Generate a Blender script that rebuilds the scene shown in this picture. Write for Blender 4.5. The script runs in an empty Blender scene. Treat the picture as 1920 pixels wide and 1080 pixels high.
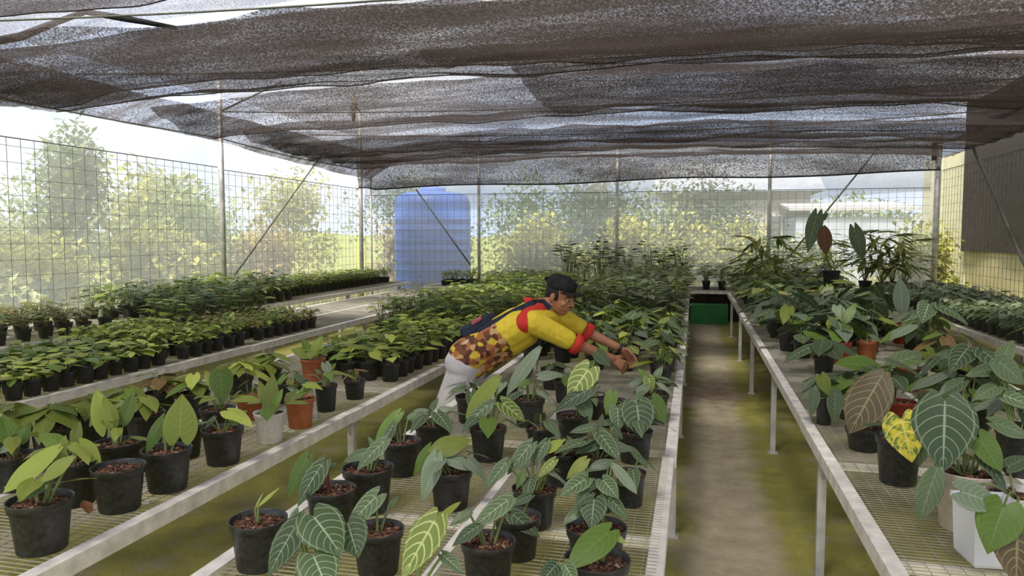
import bpy, bmesh, math, random
from mathutils import Vector, Matrix, noise

# ---------------------------------------------------------------- camera, sky, sun, exposure
S = bpy.context.scene
COL = S.collection
F = 1400.0
CAM = Vector((0.0, 0.0, 1.65))
cam_data = bpy.data.cameras.new('camera')
cam_data.sensor_width = 36.0
cam_data.lens = 36.0 * F / 1920.0
cam_data.clip_end = 400
cam = bpy.data.objects.new('camera', cam_data)
COL.objects.link(cam)
cam.location = CAM
cam.rotation_euler = (math.radians(86.0), 0, math.radians(13.74))
S.camera = cam
ROT = cam.rotation_euler.to_matrix()
FWD = ROT @ Vector((0, 0, -1))

world = bpy.data.worlds.new('sky')
S.world = world
world.use_nodes = True
wn = world.node_tree
for n in list(wn.nodes):
    wn.nodes.remove(n)
w_out = wn.nodes.new('ShaderNodeOutputWorld')
w_bg = wn.nodes.new('ShaderNodeBackground')
w_tc = wn.nodes.new('ShaderNodeTexCoord')
w_no = wn.nodes.new('ShaderNodeTexNoise')
w_no.inputs['Scale'].default_value = 2.2
w_no.inputs['Detail'].default_value = 5
w_cr = wn.nodes.new('ShaderNodeValToRGB')
w_cr.color_ramp.elements[0].position = 0.38
w_cr.color_ramp.elements[0].color = (0.55, 0.68, 0.92, 1)
w_cr.color_ramp.elements[1].position = 0.62
w_cr.color_ramp.elements[1].color = (0.95, 0.95, 0.96, 1)
w_bg.inputs['Strength'].default_value = 1.0
wn.links.new(w_tc.outputs['Generated'], w_no.inputs['Vector'])
wn.links.new(w_no.outputs['Fac'], w_cr.inputs['Fac'])
wn.links.new(w_cr.outputs['Color'], w_bg.inputs['Color'])
wn.links.new(w_bg.outputs[0], w_out.inputs['Surface'])

sun_data = bpy.data.lights.new('sun', 'SUN')
sun_data.energy = 6.5
sun_data.color = (1.0, 0.95, 0.86)
sun_data.angle = math.radians(14)
sun = bpy.data.objects.new('sun', sun_data)
COL.objects.link(sun)
sun.rotation_euler = (math.radians(30), math.radians(-14), math.radians(8))

S.view_settings.view_transform = 'Standard'
S.view_settings.look = 'None'
S.view_settings.gamma = 1.0
S.view_settings.use_curve_mapping = False
S.view_settings.exposure = 0.78
S.cycles.use_denoising = True
S.cycles.transparent_max_bounces = 24
S.cycles.max_bounces = 6
S.cycles.adaptive_threshold = 0.02
S.cycles.sample_clamp_indirect = 6.0


def ray(px, py):
    return ROT @ Vector(((px - 960) / F, -(py - 540) / F, -1.0))


def at_z(px, py, z):
    d = ray(px, py)
    return CAM + d * ((z - CAM.z) / d.z)


def at_d(px, py, depth):
    return CAM + ray(px, py) * depth


def depth_of(p):
    return (Vector(p) - CAM).dot(FWD)


# ---------------------------------------------------------------- materials
MATS = {}


def new_mat(name):
    m = bpy.data.materials.new(name)
    m.use_nodes = True
    nt = m.node_tree
    for n in list(nt.nodes):
        nt.nodes.remove(n)
    out = nt.nodes.new('ShaderNodeOutputMaterial')
    MATS[name] = m
    return m, nt, out


def nd(nt, kind, **kw):
    n = nt.nodes.new(kind)
    for k, v in kw.items():
        if k.startswith('i_'):
            key = k[2:]
            key = int(key) if key.isdigit() else key.replace('_', ' ')
            n.inputs[key].default_value = v
        else:
            setattr(n, k, v)
    return n


def ramp(nt, stops):
    r = nt.nodes.new('ShaderNodeValToRGB')
    e = r.color_ramp.elements
    while len(e) < len(stops):
        e.new(0.5)
    for i, (p, c) in enumerate(stops):
        e[i].position = p
        e[i].color = (c[0], c[1], c[2], 1)
    return r


def math_n(nt, op, a, b=None, c=None):
    n = nt.nodes.new('ShaderNodeMath')
    n.operation = op
    for i, v in enumerate((a, b, c)):
        if v is None:
            continue
        if isinstance(v, (int, float)):
            n.inputs[i].default_value = v
        else:
            nt.links.new(v, n.inputs[i])
    return n.outputs[0]


def smooth(nt, v, lo, hi, a=0.0, b=1.0):
    n = nt.nodes.new('ShaderNodeMapRange')
    n.interpolation_type = 'SMOOTHSTEP'
    nt.links.new(v, n.inputs[0])
    for i, x in zip((1, 2, 3, 4), (lo, hi, a, b)):
        n.inputs[i].default_value = x
    return n.outputs[0]


def mixc(nt, fac, a, b):
    n = nt.nodes.new('ShaderNodeMix')
    n.data_type = 'RGBA'
    if isinstance(fac, (int, float)):
        n.inputs[0].default_value = fac
    else:
        nt.links.new(fac, n.inputs[0])
    for i, v in ((6, a), (7, b)):
        if isinstance(v, tuple):
            n.inputs[i].default_value = (v[0], v[1], v[2], 1)
        else:
            nt.links.new(v, n.inputs[i])
    return n.outputs[2]


def coords(nt, space='Object'):
    return nt.nodes.new('ShaderNodeTexCoord').outputs[space]


def noise_n(nt, vec, scale, detail=3, rough=0.55):
    n = nd(nt, 'ShaderNodeTexNoise', i_Scale=scale, i_Detail=detail, i_Roughness=rough)
    if vec is not None:
        nt.links.new(vec, n.inputs['Vector'])
    return n.outputs['Fac']


def world_pos(nt):
    return nt.nodes.new('ShaderNodeNewGeometry').outputs['Position']


def bump(nt, height, strength=0.3, dist=0.01):
    b = nd(nt, 'ShaderNodeBump', i_Strength=strength, i_Distance=dist)
    nt.links.new(height, b.inputs['Height'])
    return b.outputs['Normal']


def simple(name, col, rough=0.6, metal=0.0, var=0.25, scale=8.0, spec=0.4, bmp=0.0, space='Object'):
    m, nt, out = new_mat(name)
    p = nd(nt, 'ShaderNodeBsdfPrincipled', i_Roughness=rough, i_Metallic=metal)
    p.inputs['Specular IOR Level'].default_value = spec
    v = world_pos(nt) if space == 'World' else coords(nt, space)
    n = noise_n(nt, v, scale, 4)
    lo = tuple(c * (1 - var) for c in col)
    hi = tuple(min(1, c * (1 + var)) for c in col)
    r = ramp(nt, [(0.3, lo), (0.7, hi)])
    nt.links.new(n, r.inputs['Fac'])
    nt.links.new(r.outputs['Color'], p.inputs['Base Color'])
    if bmp:
        nt.links.new(bump(nt, n, bmp), p.inputs['Normal'])
    nt.links.new(p.outputs[0], out.inputs['Surface'])
    return m


def leaf_mat(name, base, base2, vein, vein_w=0.06, n_veins=7.0, rough=0.5, trans=0.12, blotch=None, rnd=0.25):
    m, nt, out = new_mat(name)
    uv = nt.nodes.new('ShaderNodeUVMap').outputs['UV']
    sep = nt.nodes.new('ShaderNodeSeparateXYZ')
    nt.links.new(uv, sep.inputs[0])
    a = math_n(nt, 'ABSOLUTE', math_n(nt, 'MULTIPLY_ADD', sep.outputs[0], 2.0, -1.0))
    t = sep.outputs[1]
    mid = smooth(nt, a, 0.02, 0.02 + vein_w * 1.2, 1, 0)
    s = math_n(nt, 'MULTIPLY', math_n(nt, 'SUBTRACT', t, math_n(nt, 'MULTIPLY', math_n(nt, 'POWER', a, 1.3), 0.30)), n_veins)
    p_ = math_n(nt, 'ABSOLUTE', math_n(nt, 'SUBTRACT', math_n(nt, 'FRACT', s), 0.5))
    lat = smooth(nt, p_, vein_w * 0.6, vein_w * 2.2, 1, 0)
    edge = smooth(nt, math_n(nt, 'ABSOLUTE', math_n(nt, 'SUBTRACT', a, 0.86)), 0.01, 0.045, 0.6, 0)
    v = math_n(nt, 'MAXIMUM', math_n(nt, 'MAXIMUM', mid, lat), edge)
    oi = nt.nodes.new('ShaderNodeObjectInfo')
    nz = noise_n(nt, coords(nt), 14.0, 3)
    f = math_n(nt, 'ADD', math_n(nt, 'MULTIPLY', oi.outputs['Random'], 0.6), math_n(nt, 'MULTIPLY', nz, 0.5))
    body = mixc(nt, f, base, base2)
    if blotch:
        bz = noise_n(nt, coords(nt), 5.0, 3)
        body = mixc(nt, smooth(nt, bz, 0.42, 0.6), body, blotch)
    colr = mixc(nt, math_n(nt, 'MULTIPLY', v, 0.78), body, vein)
    hsv = nt.nodes.new('ShaderNodeHueSaturation')
    nt.links.new(colr, hsv.inputs['Color'])
    nt.links.new(math_n(nt, 'MULTIPLY_ADD', oi.outputs['Random'], rnd * 2, 1 - rnd), hsv.inputs['Value'])
    pr = nd(nt, 'ShaderNodeBsdfPrincipled', i_Roughness=rough)
    pr.inputs['Specular IOR Level'].default_value = 0.35
    nt.links.new(hsv.outputs[0], pr.inputs['Base Color'])
    nt.links.new(bump(nt, v, 0.35, 0.004), pr.inputs['Normal'])
    tr = nt.nodes.new('ShaderNodeBsdfTranslucent')
    nt.links.new(hsv.outputs[0], tr.inputs['Color'])
    mx = nd(nt, 'ShaderNodeMixShader', i_0=trans)
    nt.links.new(pr.outputs[0], mx.inputs[1])
    nt.links.new(tr.outputs[0], mx.inputs[2])
    nt.links.new(mx.outputs[0], out.inputs['Surface'])
    return m


def net_mat(name, col, through, grain, scale, translucent=0.3, stretch=(1, 1, 1), lo=0.35, hi=0.65, streak=0.0):
    """woven net: part of each spot is open, part is thread"""
    m, nt, out = new_mat(name)
    mp = nt.nodes.new('ShaderNodeMapping')
    mp.inputs['Scale'].default_value = stretch
    nt.links.new(world_pos(nt), mp.inputs['Vector'])
    nz = noise_n(nt, mp.outputs[0], scale, 2, 0.7)
    fac = smooth(nt, nz, lo, hi, max(0, through - grain), min(1, through + grain))
    if streak:
        mq = nt.nodes.new('ShaderNodeMapping')
        mq.inputs['Scale'].default_value = (0.45, 3.2, 3.2)
        nt.links.new(world_pos(nt), mq.inputs['Vector'])
        st = smooth(nt, noise_n(nt, mq.outputs[0], 1.1, 4, 0.6), 0.35, 0.65, 1 - streak, 1 + streak)
        fac = math_n(nt, 'MULTIPLY', fac, st)
    d = nd(nt, 'ShaderNodeBsdfDiffuse')
    d.inputs['Color'].default_value = (*col, 1)
    t = nd(nt, 'ShaderNodeBsdfTranslucent')
    t.inputs['Color'].default_value = (*col, 1)
    mx = nd(nt, 'ShaderNodeMixShader', i_0=translucent)
    nt.links.new(d.outputs[0], mx.inputs[1])
    nt.links.new(t.outputs[0], mx.inputs[2])
    tp = nt.nodes.new('ShaderNodeBsdfTransparent')
    m2 = nt.nodes.new('ShaderNodeMixShader')
    nt.links.new(fac, m2.inputs[0])
    nt.links.new(mx.outputs[0], m2.inputs[1])
    nt.links.new(tp.outputs[0], m2.inputs[2])
    nt.links.new(m2.outputs[0], out.inputs['Surface'])
    return m


leaf_mat('leaf_velvet', (0.042, 0.076, 0.033), (0.085, 0.125, 0.052), (0.42, 0.50, 0.32), 0.034, 7.0, 0.5, 0.12)
leaf_mat('leaf_grey', (0.125, 0.17, 0.105), (0.19, 0.235, 0.15), (0.36, 0.41, 0.30), 0.03, 8.0, 0.4, 0.12)
leaf_mat('leaf_dark', (0.062, 0.100, 0.045), (0.115, 0.160, 0.075), (0.25, 0.31, 0.17), 0.03, 7.0, 0.36, 0.14)
leaf_mat('leaf_green', (0.085, 0.155, 0.022), (0.13, 0.21, 0.035), (0.20, 0.27, 0.07), 0.035, 7.0, 0.42, 0.2)
leaf_mat('leaf_lime', (0.20, 0.27, 0.035), (0.29, 0.34, 0.06), (0.36, 0.40, 0.12), 0.035, 7.0, 0.45, 0.28)
leaf_mat('leaf_bright', (0.31, 0.39, 0.05), (0.46, 0.52, 0.10), (0.48, 0.52, 0.16), 0.035, 6.0, 0.45, 0.25)
leaf_mat('leaf_olive', (0.14, 0.19, 0.03), (0.19, 0.22, 0.035), (0.27, 0.30, 0.09), 0.03, 7.0, 0.45, 0.2)
leaf_mat('leaf_limevein', (0.12, 0.18, 0.03), (0.18, 0.23, 0.045), (0.62, 0.66, 0.28), 0.07, 6.0, 0.45, 0.22)
leaf_mat('leaf_yellow', (0.50, 0.42, 0.03), (0.60, 0.50, 0.05), (0.72, 0.62, 0.14), 0.06, 5.0, 0.5, 0.2, blotch=(0.10, 0.17, 0.03))
leaf_mat('leaf_bronze', (0.060, 0.045, 0.020), (0.090, 0.065, 0.030), (0.26, 0.22, 0.11), 0.05, 8.0, 0.5, 0.1)
leaf_mat('leaf_brown', (0.14, 0.06, 0.03), (0.20, 0.085, 0.04), (0.30, 0.16, 0.08), 0.04, 7.0, 0.6, 0.15)
leaf_mat('leaf_rust', (0.13, 0.08, 0.03), (0.20, 0.12, 0.04), (0.28, 0.2, 0.09), 0.04, 6.0, 0.55, 0.15)
simple('stalk_green', (0.16, 0.20, 0.06), 0.5, 0, 0.3, 20)
simple('stalk_red', (0.16, 0.05, 0.035), 0.5, 0, 0.3, 20)
simple('pot_black', (0.027, 0.027, 0.029), 0.4, 0, 0.6, 10, 0.5, 0.1)
simple('pot_grey', (0.055, 0.055, 0.055), 0.5, 0, 0.4, 10, 0.4, 0.1)
simple('pot_terracotta', (0.42, 0.13, 0.05), 0.55, 0, 0.2, 8)
simple('pot_red', (0.36, 0.055, 0.03), 0.5, 0, 0.2, 8)
simple('pot_white', (0.70, 0.66, 0.60), 0.5, 0, 0.12, 9)
simple('pot_beige', (0.62, 0.52, 0.43), 0.5, 0, 0.15, 9)
simple('white_plastic', (0.80, 0.80, 0.82), 0.4, 0, 0.06, 5)
simple('tag_white', (0.75, 0.75, 0.72), 0.5, 0, 0.05, 5)
simple('galvanised', (0.50, 0.48, 0.46), 0.5, 0.35, 0.25, 9, 0.5, 0.05, 'World')
simple('rail_pale', (0.80, 0.76, 0.71), 0.5, 0.0, 0.22, 14, 0.4, 0.05, 'World')
simple('wire_steel', (0.40, 0.37, 0.31), 0.55, 0.3, 0.3, 6, 0.4, 0, 'World')
simple('wire_dark', (0.16, 0.16, 0.14), 0.6, 0.3, 0.3, 6, 0.4, 0, 'World')
simple('rope', (0.45, 0.38, 0.28), 0.8, 0, 0.3, 60)
simple('black_cloth', (0.018, 0.018, 0.020), 0.8, 0, 0.5, 20, 0.2, 0.1)
simple('blue_tank', (0.045, 0.16, 0.62), 0.4, 0, 0.08, 2)
simple('green_sheet', (0.03, 0.20, 0.05), 0.6, 0, 0.25, 3)
simple('pale_pillar', (0.72, 0.66, 0.42), 0.8, 0, 0.12, 3)
simple('house_wall', (0.52, 0.46, 0.40), 0.8, 0, 0.15, 2)
simple('house_roof', (0.42, 0.45, 0.52), 0.6, 0, 0.15, 2)
simple('window_dark', (0.10, 0.10, 0.11), 0.3, 0, 0.2, 2)
simple('dark_screen', (0.040, 0.031, 0.027), 0.9, 0, 0.3, 9, 0.1)
simple('tan_block', (0.58, 0.50, 0.28), 0.9, 0, 0.15, 2)
simple('bark_trunk', (0.14, 0.10, 0.065), 0.9, 0, 0.3, 9, 0.2, 0.4)
simple('twig', (0.12, 0.11, 0.06), 0.8, 0, 0.3, 9)
net_mat('shade_net', (0.080, 0.062, 0.056), 0.26, 0.22, 52.0, 0.45, streak=0.5)
net_mat('shade_net_thin', (0.16, 0.135, 0.13), 0.47, 0.26, 52.0, 0.45, streak=0.25)
net_mat('wall_net', (0.82, 0.82, 0.78), 0.52, 0.07, 60.0, 0.6, streak=0.06)
net_mat('wall_net_clear', (0.55, 0.53, 0.46), 0.80, 0.06, 60.0, 0.6)
net_mat('wall_net_doubled', (0.30, 0.28, 0.25), 0.58, 0.08, 60.0, 0.5)


def bark_mat():
    m, nt, out = new_mat('bark_mix')
    g = nt.nodes.new('ShaderNodeNewGeometry')
    r = ramp(nt, [(0.0, (0.020, 0.010, 0.007)), (0.4, (0.085, 0.035, 0.02)), (0.75, (0.19, 0.085, 0.045)), (1.0, (0.36, 0.21, 0.13))])
    nt.links.new(g.outputs['Random Per Island'], r.inputs['Fac'])
    p = nd(nt, 'ShaderNodeBsdfPrincipled', i_Roughness=0.85)
    nt.links.new(r.outputs[0], p.inputs['Base Color'])
    nt.links.new(p.outputs[0], out.inputs['Surface'])


bark_mat()


def foliage_mat(name, c1, c2, c3):
    m, nt, out = new_mat(name)
    g = nt.nodes.new('ShaderNodeNewGeometry')
    r = ramp(nt, [(0.0, c1), (0.5, c2), (1.0, c3)])
    nt.links.new(g.outputs['Random Per Island'], r.inputs['Fac'])
    d = nd(nt, 'ShaderNodeBsdfPrincipled', i_Roughness=0.6)
    nt.links.new(r.outputs[0], d.inputs['Base Color'])
    t = nd(nt, 'ShaderNodeBsdfTranslucent')
    nt.links.new(r.outputs[0], t.inputs['Color'])
    mx = nd(nt, 'ShaderNodeMixShader', i_0=0.35)
    nt.links.new(d.outputs[0], mx.inputs[1])
    nt.links.new(t.outputs[0], mx.inputs[2])
    nt.links.new(mx.outputs[0], out.inputs['Surface'])


foliage_mat('fol_yellow', (0.22, 0.24, 0.03), (0.38, 0.38, 0.06), (0.55, 0.50, 0.12))
foliage_mat('fol_green', (0.06, 0.12, 0.02), (0.14, 0.20, 0.035), (0.25, 0.30, 0.06))
foliage_mat('fol_dark', (0.025, 0.05, 0.015), (0.06, 0.10, 0.025), (0.11, 0.15, 0.04))
foliage_mat('fol_autumn', (0.28, 0.20, 0.05), (0.36, 0.28, 0.07), (0.45, 0.33, 0.10))
foliage_mat('fol_pale', (0.20, 0.26, 0.10), (0.32, 0.36, 0.16), (0.45, 0.46, 0.22))
foliage_mat('seedling_green', (0.08, 0.14, 0.02), (0.26, 0.34, 0.05), (0.50, 0.55, 0.14))
foliage_mat('seedling_mixed', (0.07, 0.11, 0.03), (0.18, 0.23, 0.05), (0.40, 0.36, 0.13))
foliage_mat('seedling_grey', (0.08, 0.115, 0.06), (0.17, 0.215, 0.11), (0.40, 0.44, 0.28))
foliage_mat('seedling_rust', (0.10, 0.08, 0.03), (0.23, 0.18, 0.045), (0.38, 0.25, 0.08))
foliage_mat('seedling_dark', (0.055, 0.095, 0.04), (0.125, 0.18, 0.07), (0.28, 0.35, 0.16))


def floor_mat():
    m, nt, out = new_mat('mossy_concrete')
    P = world_pos(nt)
    sep = nt.nodes.new('ShaderNodeSeparateXYZ')
    nt.links.new(P, sep.inputs[0])
    big = noise_n(nt, P, 1.1, 5, 0.6)
    mid = noise_n(nt, P, 6.0, 5, 0.65)
    fine = noise_n(nt, P, 60.0, 3, 0.7)
    # trodden strip down the middle of each aisle
    walk = None
    for xc, half in ((0.22, 0.20), (-1.15, 0.10), (-3.6, 0.16)):
        d = math_n(nt, 'ABSOLUTE', math_n(nt, 'SUBTRACT', sep.outputs[0], xc))
        s = smooth(nt, math_n(nt, 'ADD', d, math_n(nt, 'MULTIPLY', math_n(nt, 'SUBTRACT', big, 0.5), 0.35)), half * 0.7, half + 0.12, 1, 0)
        walk = s if walk is None else math_n(nt, 'MAXIMUM', walk, s)
    moss_f = math_n(nt, 'ADD', math_n(nt, 'MULTIPLY', big, 0.7), math_n(nt, 'MULTIPLY', mid, 0.5))
    moss_f = smooth(nt, moss_f, 0.40, 0.60)
    moss_f = math_n(nt, 'MULTIPLY', moss_f, math_n(nt, 'SUBTRACT', 1.0, math_n(nt, 'MULTIPLY', walk, 0.85)))
    conc = ramp(nt, [(0.3, (0.24, 0.195, 0.135)), (0.5, (0.37, 0.315, 0.23)), (0.72, (0.47, 0.41, 0.31))])
    nt.links.new(math_n(nt, 'ADD', math_n(nt, 'MULTIPLY', mid, 0.75), math_n(nt, 'MULTIPLY', fine, 0.25)), conc.inputs['Fac'])
    moss = ramp(nt, [(0.3, (0.115, 0.115, 0.012)), (0.52, (0.22, 0.21, 0.022)), (0.75, (0.33, 0.30, 0.045))])
    nt.links.new(math_n(nt, 'ADD', math_n(nt, 'MULTIPLY', mid, 0.6), math_n(nt, 'MULTIPLY', fine, 0.4)), moss.inputs['Fac'])
    c = mixc(nt, math_n(nt, 'MULTIPLY', moss_f, 0.9), conc.outputs[0], moss.outputs[0])
    # rust coloured earth stain and dark specks
    sp = nd(nt, 'ShaderNodeTexVoronoi', i_Scale=9.0)
    nt.links.new(P, sp.inputs['Vector'])
    c = mixc(nt, smooth(nt, sp.outputs['Distance'], 0.03, 0.07, 0.75, 0), c, (0.04, 0.028, 0.018))
    v = nd(nt, 'ShaderNodeVectorMath', operation='DISTANCE')
    nt.links.new(P, v.inputs[0])
    v.inputs[1].default_value = (0.22, 8.0, 0)
    stain = smooth(nt, math_n(nt, 'ADD', v.outputs['Value'], math_n(nt, 'MULTIPLY', mid, 0.8)), 0.35, 1.0, 0.6, 0)
    c = mixc(nt, stain, c, (0.16, 0.075, 0.035))
    p = nd(nt, 'ShaderNodeBsdfPrincipled', i_Roughness=0.85)
    nt.links.new(c, p.inputs['Base Color'])
    nt.links.new(bump(nt, math_n(nt, 'ADD', mid, fine), 0.5, 0.01), p.inputs['Normal'])
    nt.links.new(p.outputs[0], out.inputs['Surface'])


floor_mat()
simple('grass_ground', (0.24, 0.26, 0.06), 0.9, 0, 0.35, 1.2, 0.2, 0.3, 'World')
simple('hill_green', (0.16, 0.22, 0.12), 0.9, 0, 0.3, 0.4, 0.2, 0.3, 'World')


# ---------------------------------------------------------------- mesh helpers
class MB:
    def __init__(s):
        s.v, s.f, s.mi, s.uv = [], [], [], []

    def add(s, verts, faces, mi=0, uvs=None):
        o = len(s.v)
        s.v.extend(verts)
        s.f.extend([tuple(i + o for i in f) for f in faces])
        s.mi.extend([mi] * len(faces))
        s.uv.extend(uvs if uvs else [(0.5, 0.5)] * len(verts))

    def box(s, x0, x1, y0, y1, z0, z1, mi=0):
        v = [(x, y, z) for x in (x0, x1) for y in (y0, y1) for z in (z0, z1)]
        s.add(v, [(0, 1, 3, 2), (4, 6, 7, 5), (0, 4, 5, 1), (2, 3, 7, 6), (0, 2, 6, 4), (1, 5, 7, 3)], mi)

    def obox(s, M, sx, sy, sz, mi=0):
        v = [tuple(M @ Vector((x * sx / 2, y * sy / 2, z * sz / 2))) for x in (-1, 1) for y in (-1, 1) for z in (-1, 1)]
        s.add(v, [(0, 1, 3, 2), (4, 6, 7, 5), (0, 4, 5, 1), (2, 3, 7, 6), (0, 2, 6, 4), (1, 5, 7, 3)], mi)

    def tube(s, pts, radii, n=6, mi=0, caps=True):
        pts = [Vector(p) for p in pts]
        if isinstance(radii, (int, float)):
            radii = [radii] * len(pts)
        ref = None
        o = len(s.v)
        verts, faces = [], []
        for i, p in enumerate(pts):
            d = (pts[min(i + 1, len(pts) - 1)] - pts[max(i - 1, 0)])
            if d.length < 1e-9:
                d = Vector((0, 0, 1))
            d.normalize()
            if ref is None:
                ref = Vector((1, 0, 0)) if abs(d.x) < 0.8 else Vector((0, 1, 0))
            a = (ref - d * ref.dot(d)).normalized()
            ref = a
            b = d.cross(a)
            for k in range(n):
                t = 2 * math.pi * k / n
                verts.append(tuple(p + (a * math.cos(t) + b * math.sin(t)) * radii[i]))
        for i in range(len(pts) - 1):
            for k in range(n):
                faces.append((i * n + k, i * n + (k + 1) % n, (i + 1) * n + (k + 1) % n, (i + 1) * n + k))
        if caps:
            faces.append(tuple(range(n))[::-1])
            faces.append(tuple((len(pts) - 1) * n + k for k in range(n)))
        s.add(verts, faces, mi)

    def lathe(s, prof, n=20, mi=0, c=(0, 0, 0)):
        verts, faces = [], []
        for r, z in prof:
            for k in range(n):
                t = 2 * math.pi * k / n
                verts.append((c[0] + r * math.cos(t), c[1] + r * math.sin(t), c[2] + z))
        for i in range(len(prof) - 1):
            for k in range(n):
                faces.append((i * n + k, i * n + (k + 1) % n, (i + 1) * n + (k + 1) % n, (i + 1) * n + k))
        s.add(verts, faces, mi)

    def mesh(s, name, mats, smooth_shade=True):
        me = bpy.data.meshes.new(name)
        me.from_pydata(s.v, [], s.f)
        if not isinstance(mats, (list, tuple)):
            mats = [mats]
        for m in mats:
            me.materials.append(MATS[m])
        if len(mats) > 1:
            me.polygons.foreach_set('material_index', s.mi)
        ul = me.uv_layers.new(name='UVMap')
        li = [0] * len(me.loops)
        me.loops.foreach_get('vertex_index', li)
        flat = []
        for i in li:
            flat.extend(s.uv[i])
        ul.data.foreach_set('uv', flat)
        if smooth_shade:
            me.polygons.foreach_set('use_smooth', [True] * len(me.polygons))
        me.update()
        return me

    def obj(s, name, mats, parent=None, smooth_shade=True):
        return link(name, s.mesh(name, mats, smooth_shade), parent)


def link(name, data, parent=None, matrix=None):
    o = bpy.data.objects.new(name, data)
    COL.objects.link(o)
    if parent is not None:
        o.parent = parent
    if matrix is not None:
        o.matrix_local = matrix
    return o


def tag(o, label=None, cat=None, group=None, kind=None):
    if label:
        o['label'] = label
    if cat:
        o['category'] = cat
    if group:
        o['group'] = group
    if kind:
        o['kind'] = kind
    return o


def empty(name, loc=(0, 0, 0), rz=0.0, sc=1.0):
    o = link(name, None)
    o.empty_display_size = 0.05
    o.location = loc
    o.rotation_euler = (0, 0, rz)
    o.scale = (sc, sc, sc)
    return o


# ---------------------------------------------------------------- the room
RX, LX, BY = 4.43, -7.36, 15.6
BZ = 0.65          # bench height
FLOOR_FAR = 15.9

b = MB()
b.box(LX - 0.2, RX + 0.2, -3.0, FLOOR_FAR, -0.12, 0.0)
tag(b.obj('floor', 'mossy_concrete', None, False), kind='structure')

g = MB()
gn = 40
gv, gf = [], []
for i in range(gn + 1):
    for j in range(gn + 1):
        x = -70 + 140 * i / gn
        y = -30 + 150 * j / gn
        far = max(0, (math.hypot(x, y - 8) - 30) / 40)
        z = -0.13 + far * far * 0.35 + 0.3 * far * noise.noise(Vector((x * 0.08, y * 0.08, 0)))
        gv.append((x, y, z))
for i in range(gn):
    for j in range(gn):
        a = i * (gn + 1) + j
        gf.append((a, a + gn + 1, a + gn + 2, a + 1))
g.add(gv, gf)
tag(g.obj('ground', 'grass_ground'), kind='structure')


def sheet(name, fn, nu, nv, mat, parent=None):
    m = MB()
    vs, fs = [], []
    for i in range(nu + 1):
        for j in range(nv + 1):
            vs.append(tuple(fn(i / nu, j / nv)))
    for i in range(nu):
        for j in range(nv):
            a = i * (nv + 1) + j
            fs.append((a, a + nv + 1, a + nv + 2, a + 1))
    m.add(vs, fs)
    return m.obj(name, mat, parent)


def fbm(x, y, s=0.0):
    return noise.noise(Vector((x, y, s))) + 0.5 * noise.noise(Vector((2.1 * x, 2.1 * y, s + 7)))


WZ = 3.18   # top of the wall nets
tag(sheet('wall_left', lambda u, v: (LX - 0.06 + 0.03 * fbm(u * 12, v * 2), -2 + (BY + 2) * u, (WZ + 0.10 * math.sin(u * 17) - 0.05) * v), 60, 8, 'wall_net'), kind='structure')
tag(sheet('wall_back', lambda u, v: (LX + (RX - LX) * u, BY + 0.06 + 0.03 * fbm(u * 10, v * 2, 3), 3.5 * v), 60, 8, 'wall_net'), kind='structure')
tag(sheet('wall_right', lambda u, v: (RX + 0.06 + 0.03 * fbm(u * 12, v * 2, 5), -2 + (BY + 2) * u, 3.3 * v), 60, 8, 'wall_net_clear'), kind='structure')
# darker second net folded down outside the back wall, its lower hem running slightly uphill to the right
tag(sheet('trim_1', lambda u, v: (LX + 0.1 + (RX - LX - 0.2) * u, BY + 0.12, (2.26 + 0.36 * max(0, u - 0.35) ** 1.2 + 0.02 * math.sin(u * 21)) * (1 - v) + 3.5 * v), 50, 4, 'wall_net_doubled'), kind='structure')


# ---------------------------------------------------------------- posts, braces, wire fence
def post(x, y, z0, z1, r, label, name='steel_post', mat='galvanised'):
    m = MB()
    m.tube([(x, y, z0), (x, y, z1)], r, 8)
    o = m.obj(name, mat)
    bp = MB()
    bp.box(x - 0.07, x + 0.07, y - 0.07, y + 0.07, 0.0, 0.012)
    bp.obj('base_plate', 'galvanised', o, False)
    return tag(o, label, 'post')


def brace(p, q, label, r=0.016):
    m = MB()
    m.tube([p, q], r, 6)
    return tag(m.obj('diagonal_brace', 'wire_dark'), label, 'brace')


post(LX + 0.05, 10.5, 0, 4.1, 0.042, 'tall galvanised post halfway along the wire fence beside the tall outdoor tree')
post(LX + 0.05, 5.4, 0, 4.1, 0.042, 'galvanised wall post at the far edge of the picture beside the shelf plants')
post(LX + 0.08, BY - 0.08, 0, 4.4, 0.05, 'galvanised corner post left of the blue tank')
post(LX + 0.34, BY - 0.1, 0, 3.4, 0.02, 'thin pale pole just beside the corner post by the blue tank')
bx = [-0.2906, -0.1007, 0.0903]
for t, lb in zip(bx, ('grey post in the back fence touching the blue tank', 'grey post in the back fence above the capped worker', 'grey post in the back fence near the hanging brown leaf')):
    post(t * BY, BY - 0.06, 0, 3.9, 0.036, lb)
post(RX - 0.05, BY - 0.08, 0, 3.55, 0.055, 'thick corner post beside the pale pillar')
post(RX - 0.03, 11.2, 0, 3.5, 0.045, 'galvanised post in the fence along the dark screen')


def wall_pt(px, py, axis, val):
    d = ray(px, py)
    t = (val - CAM[axis]) / d[axis]
    return CAM + d * t


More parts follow.
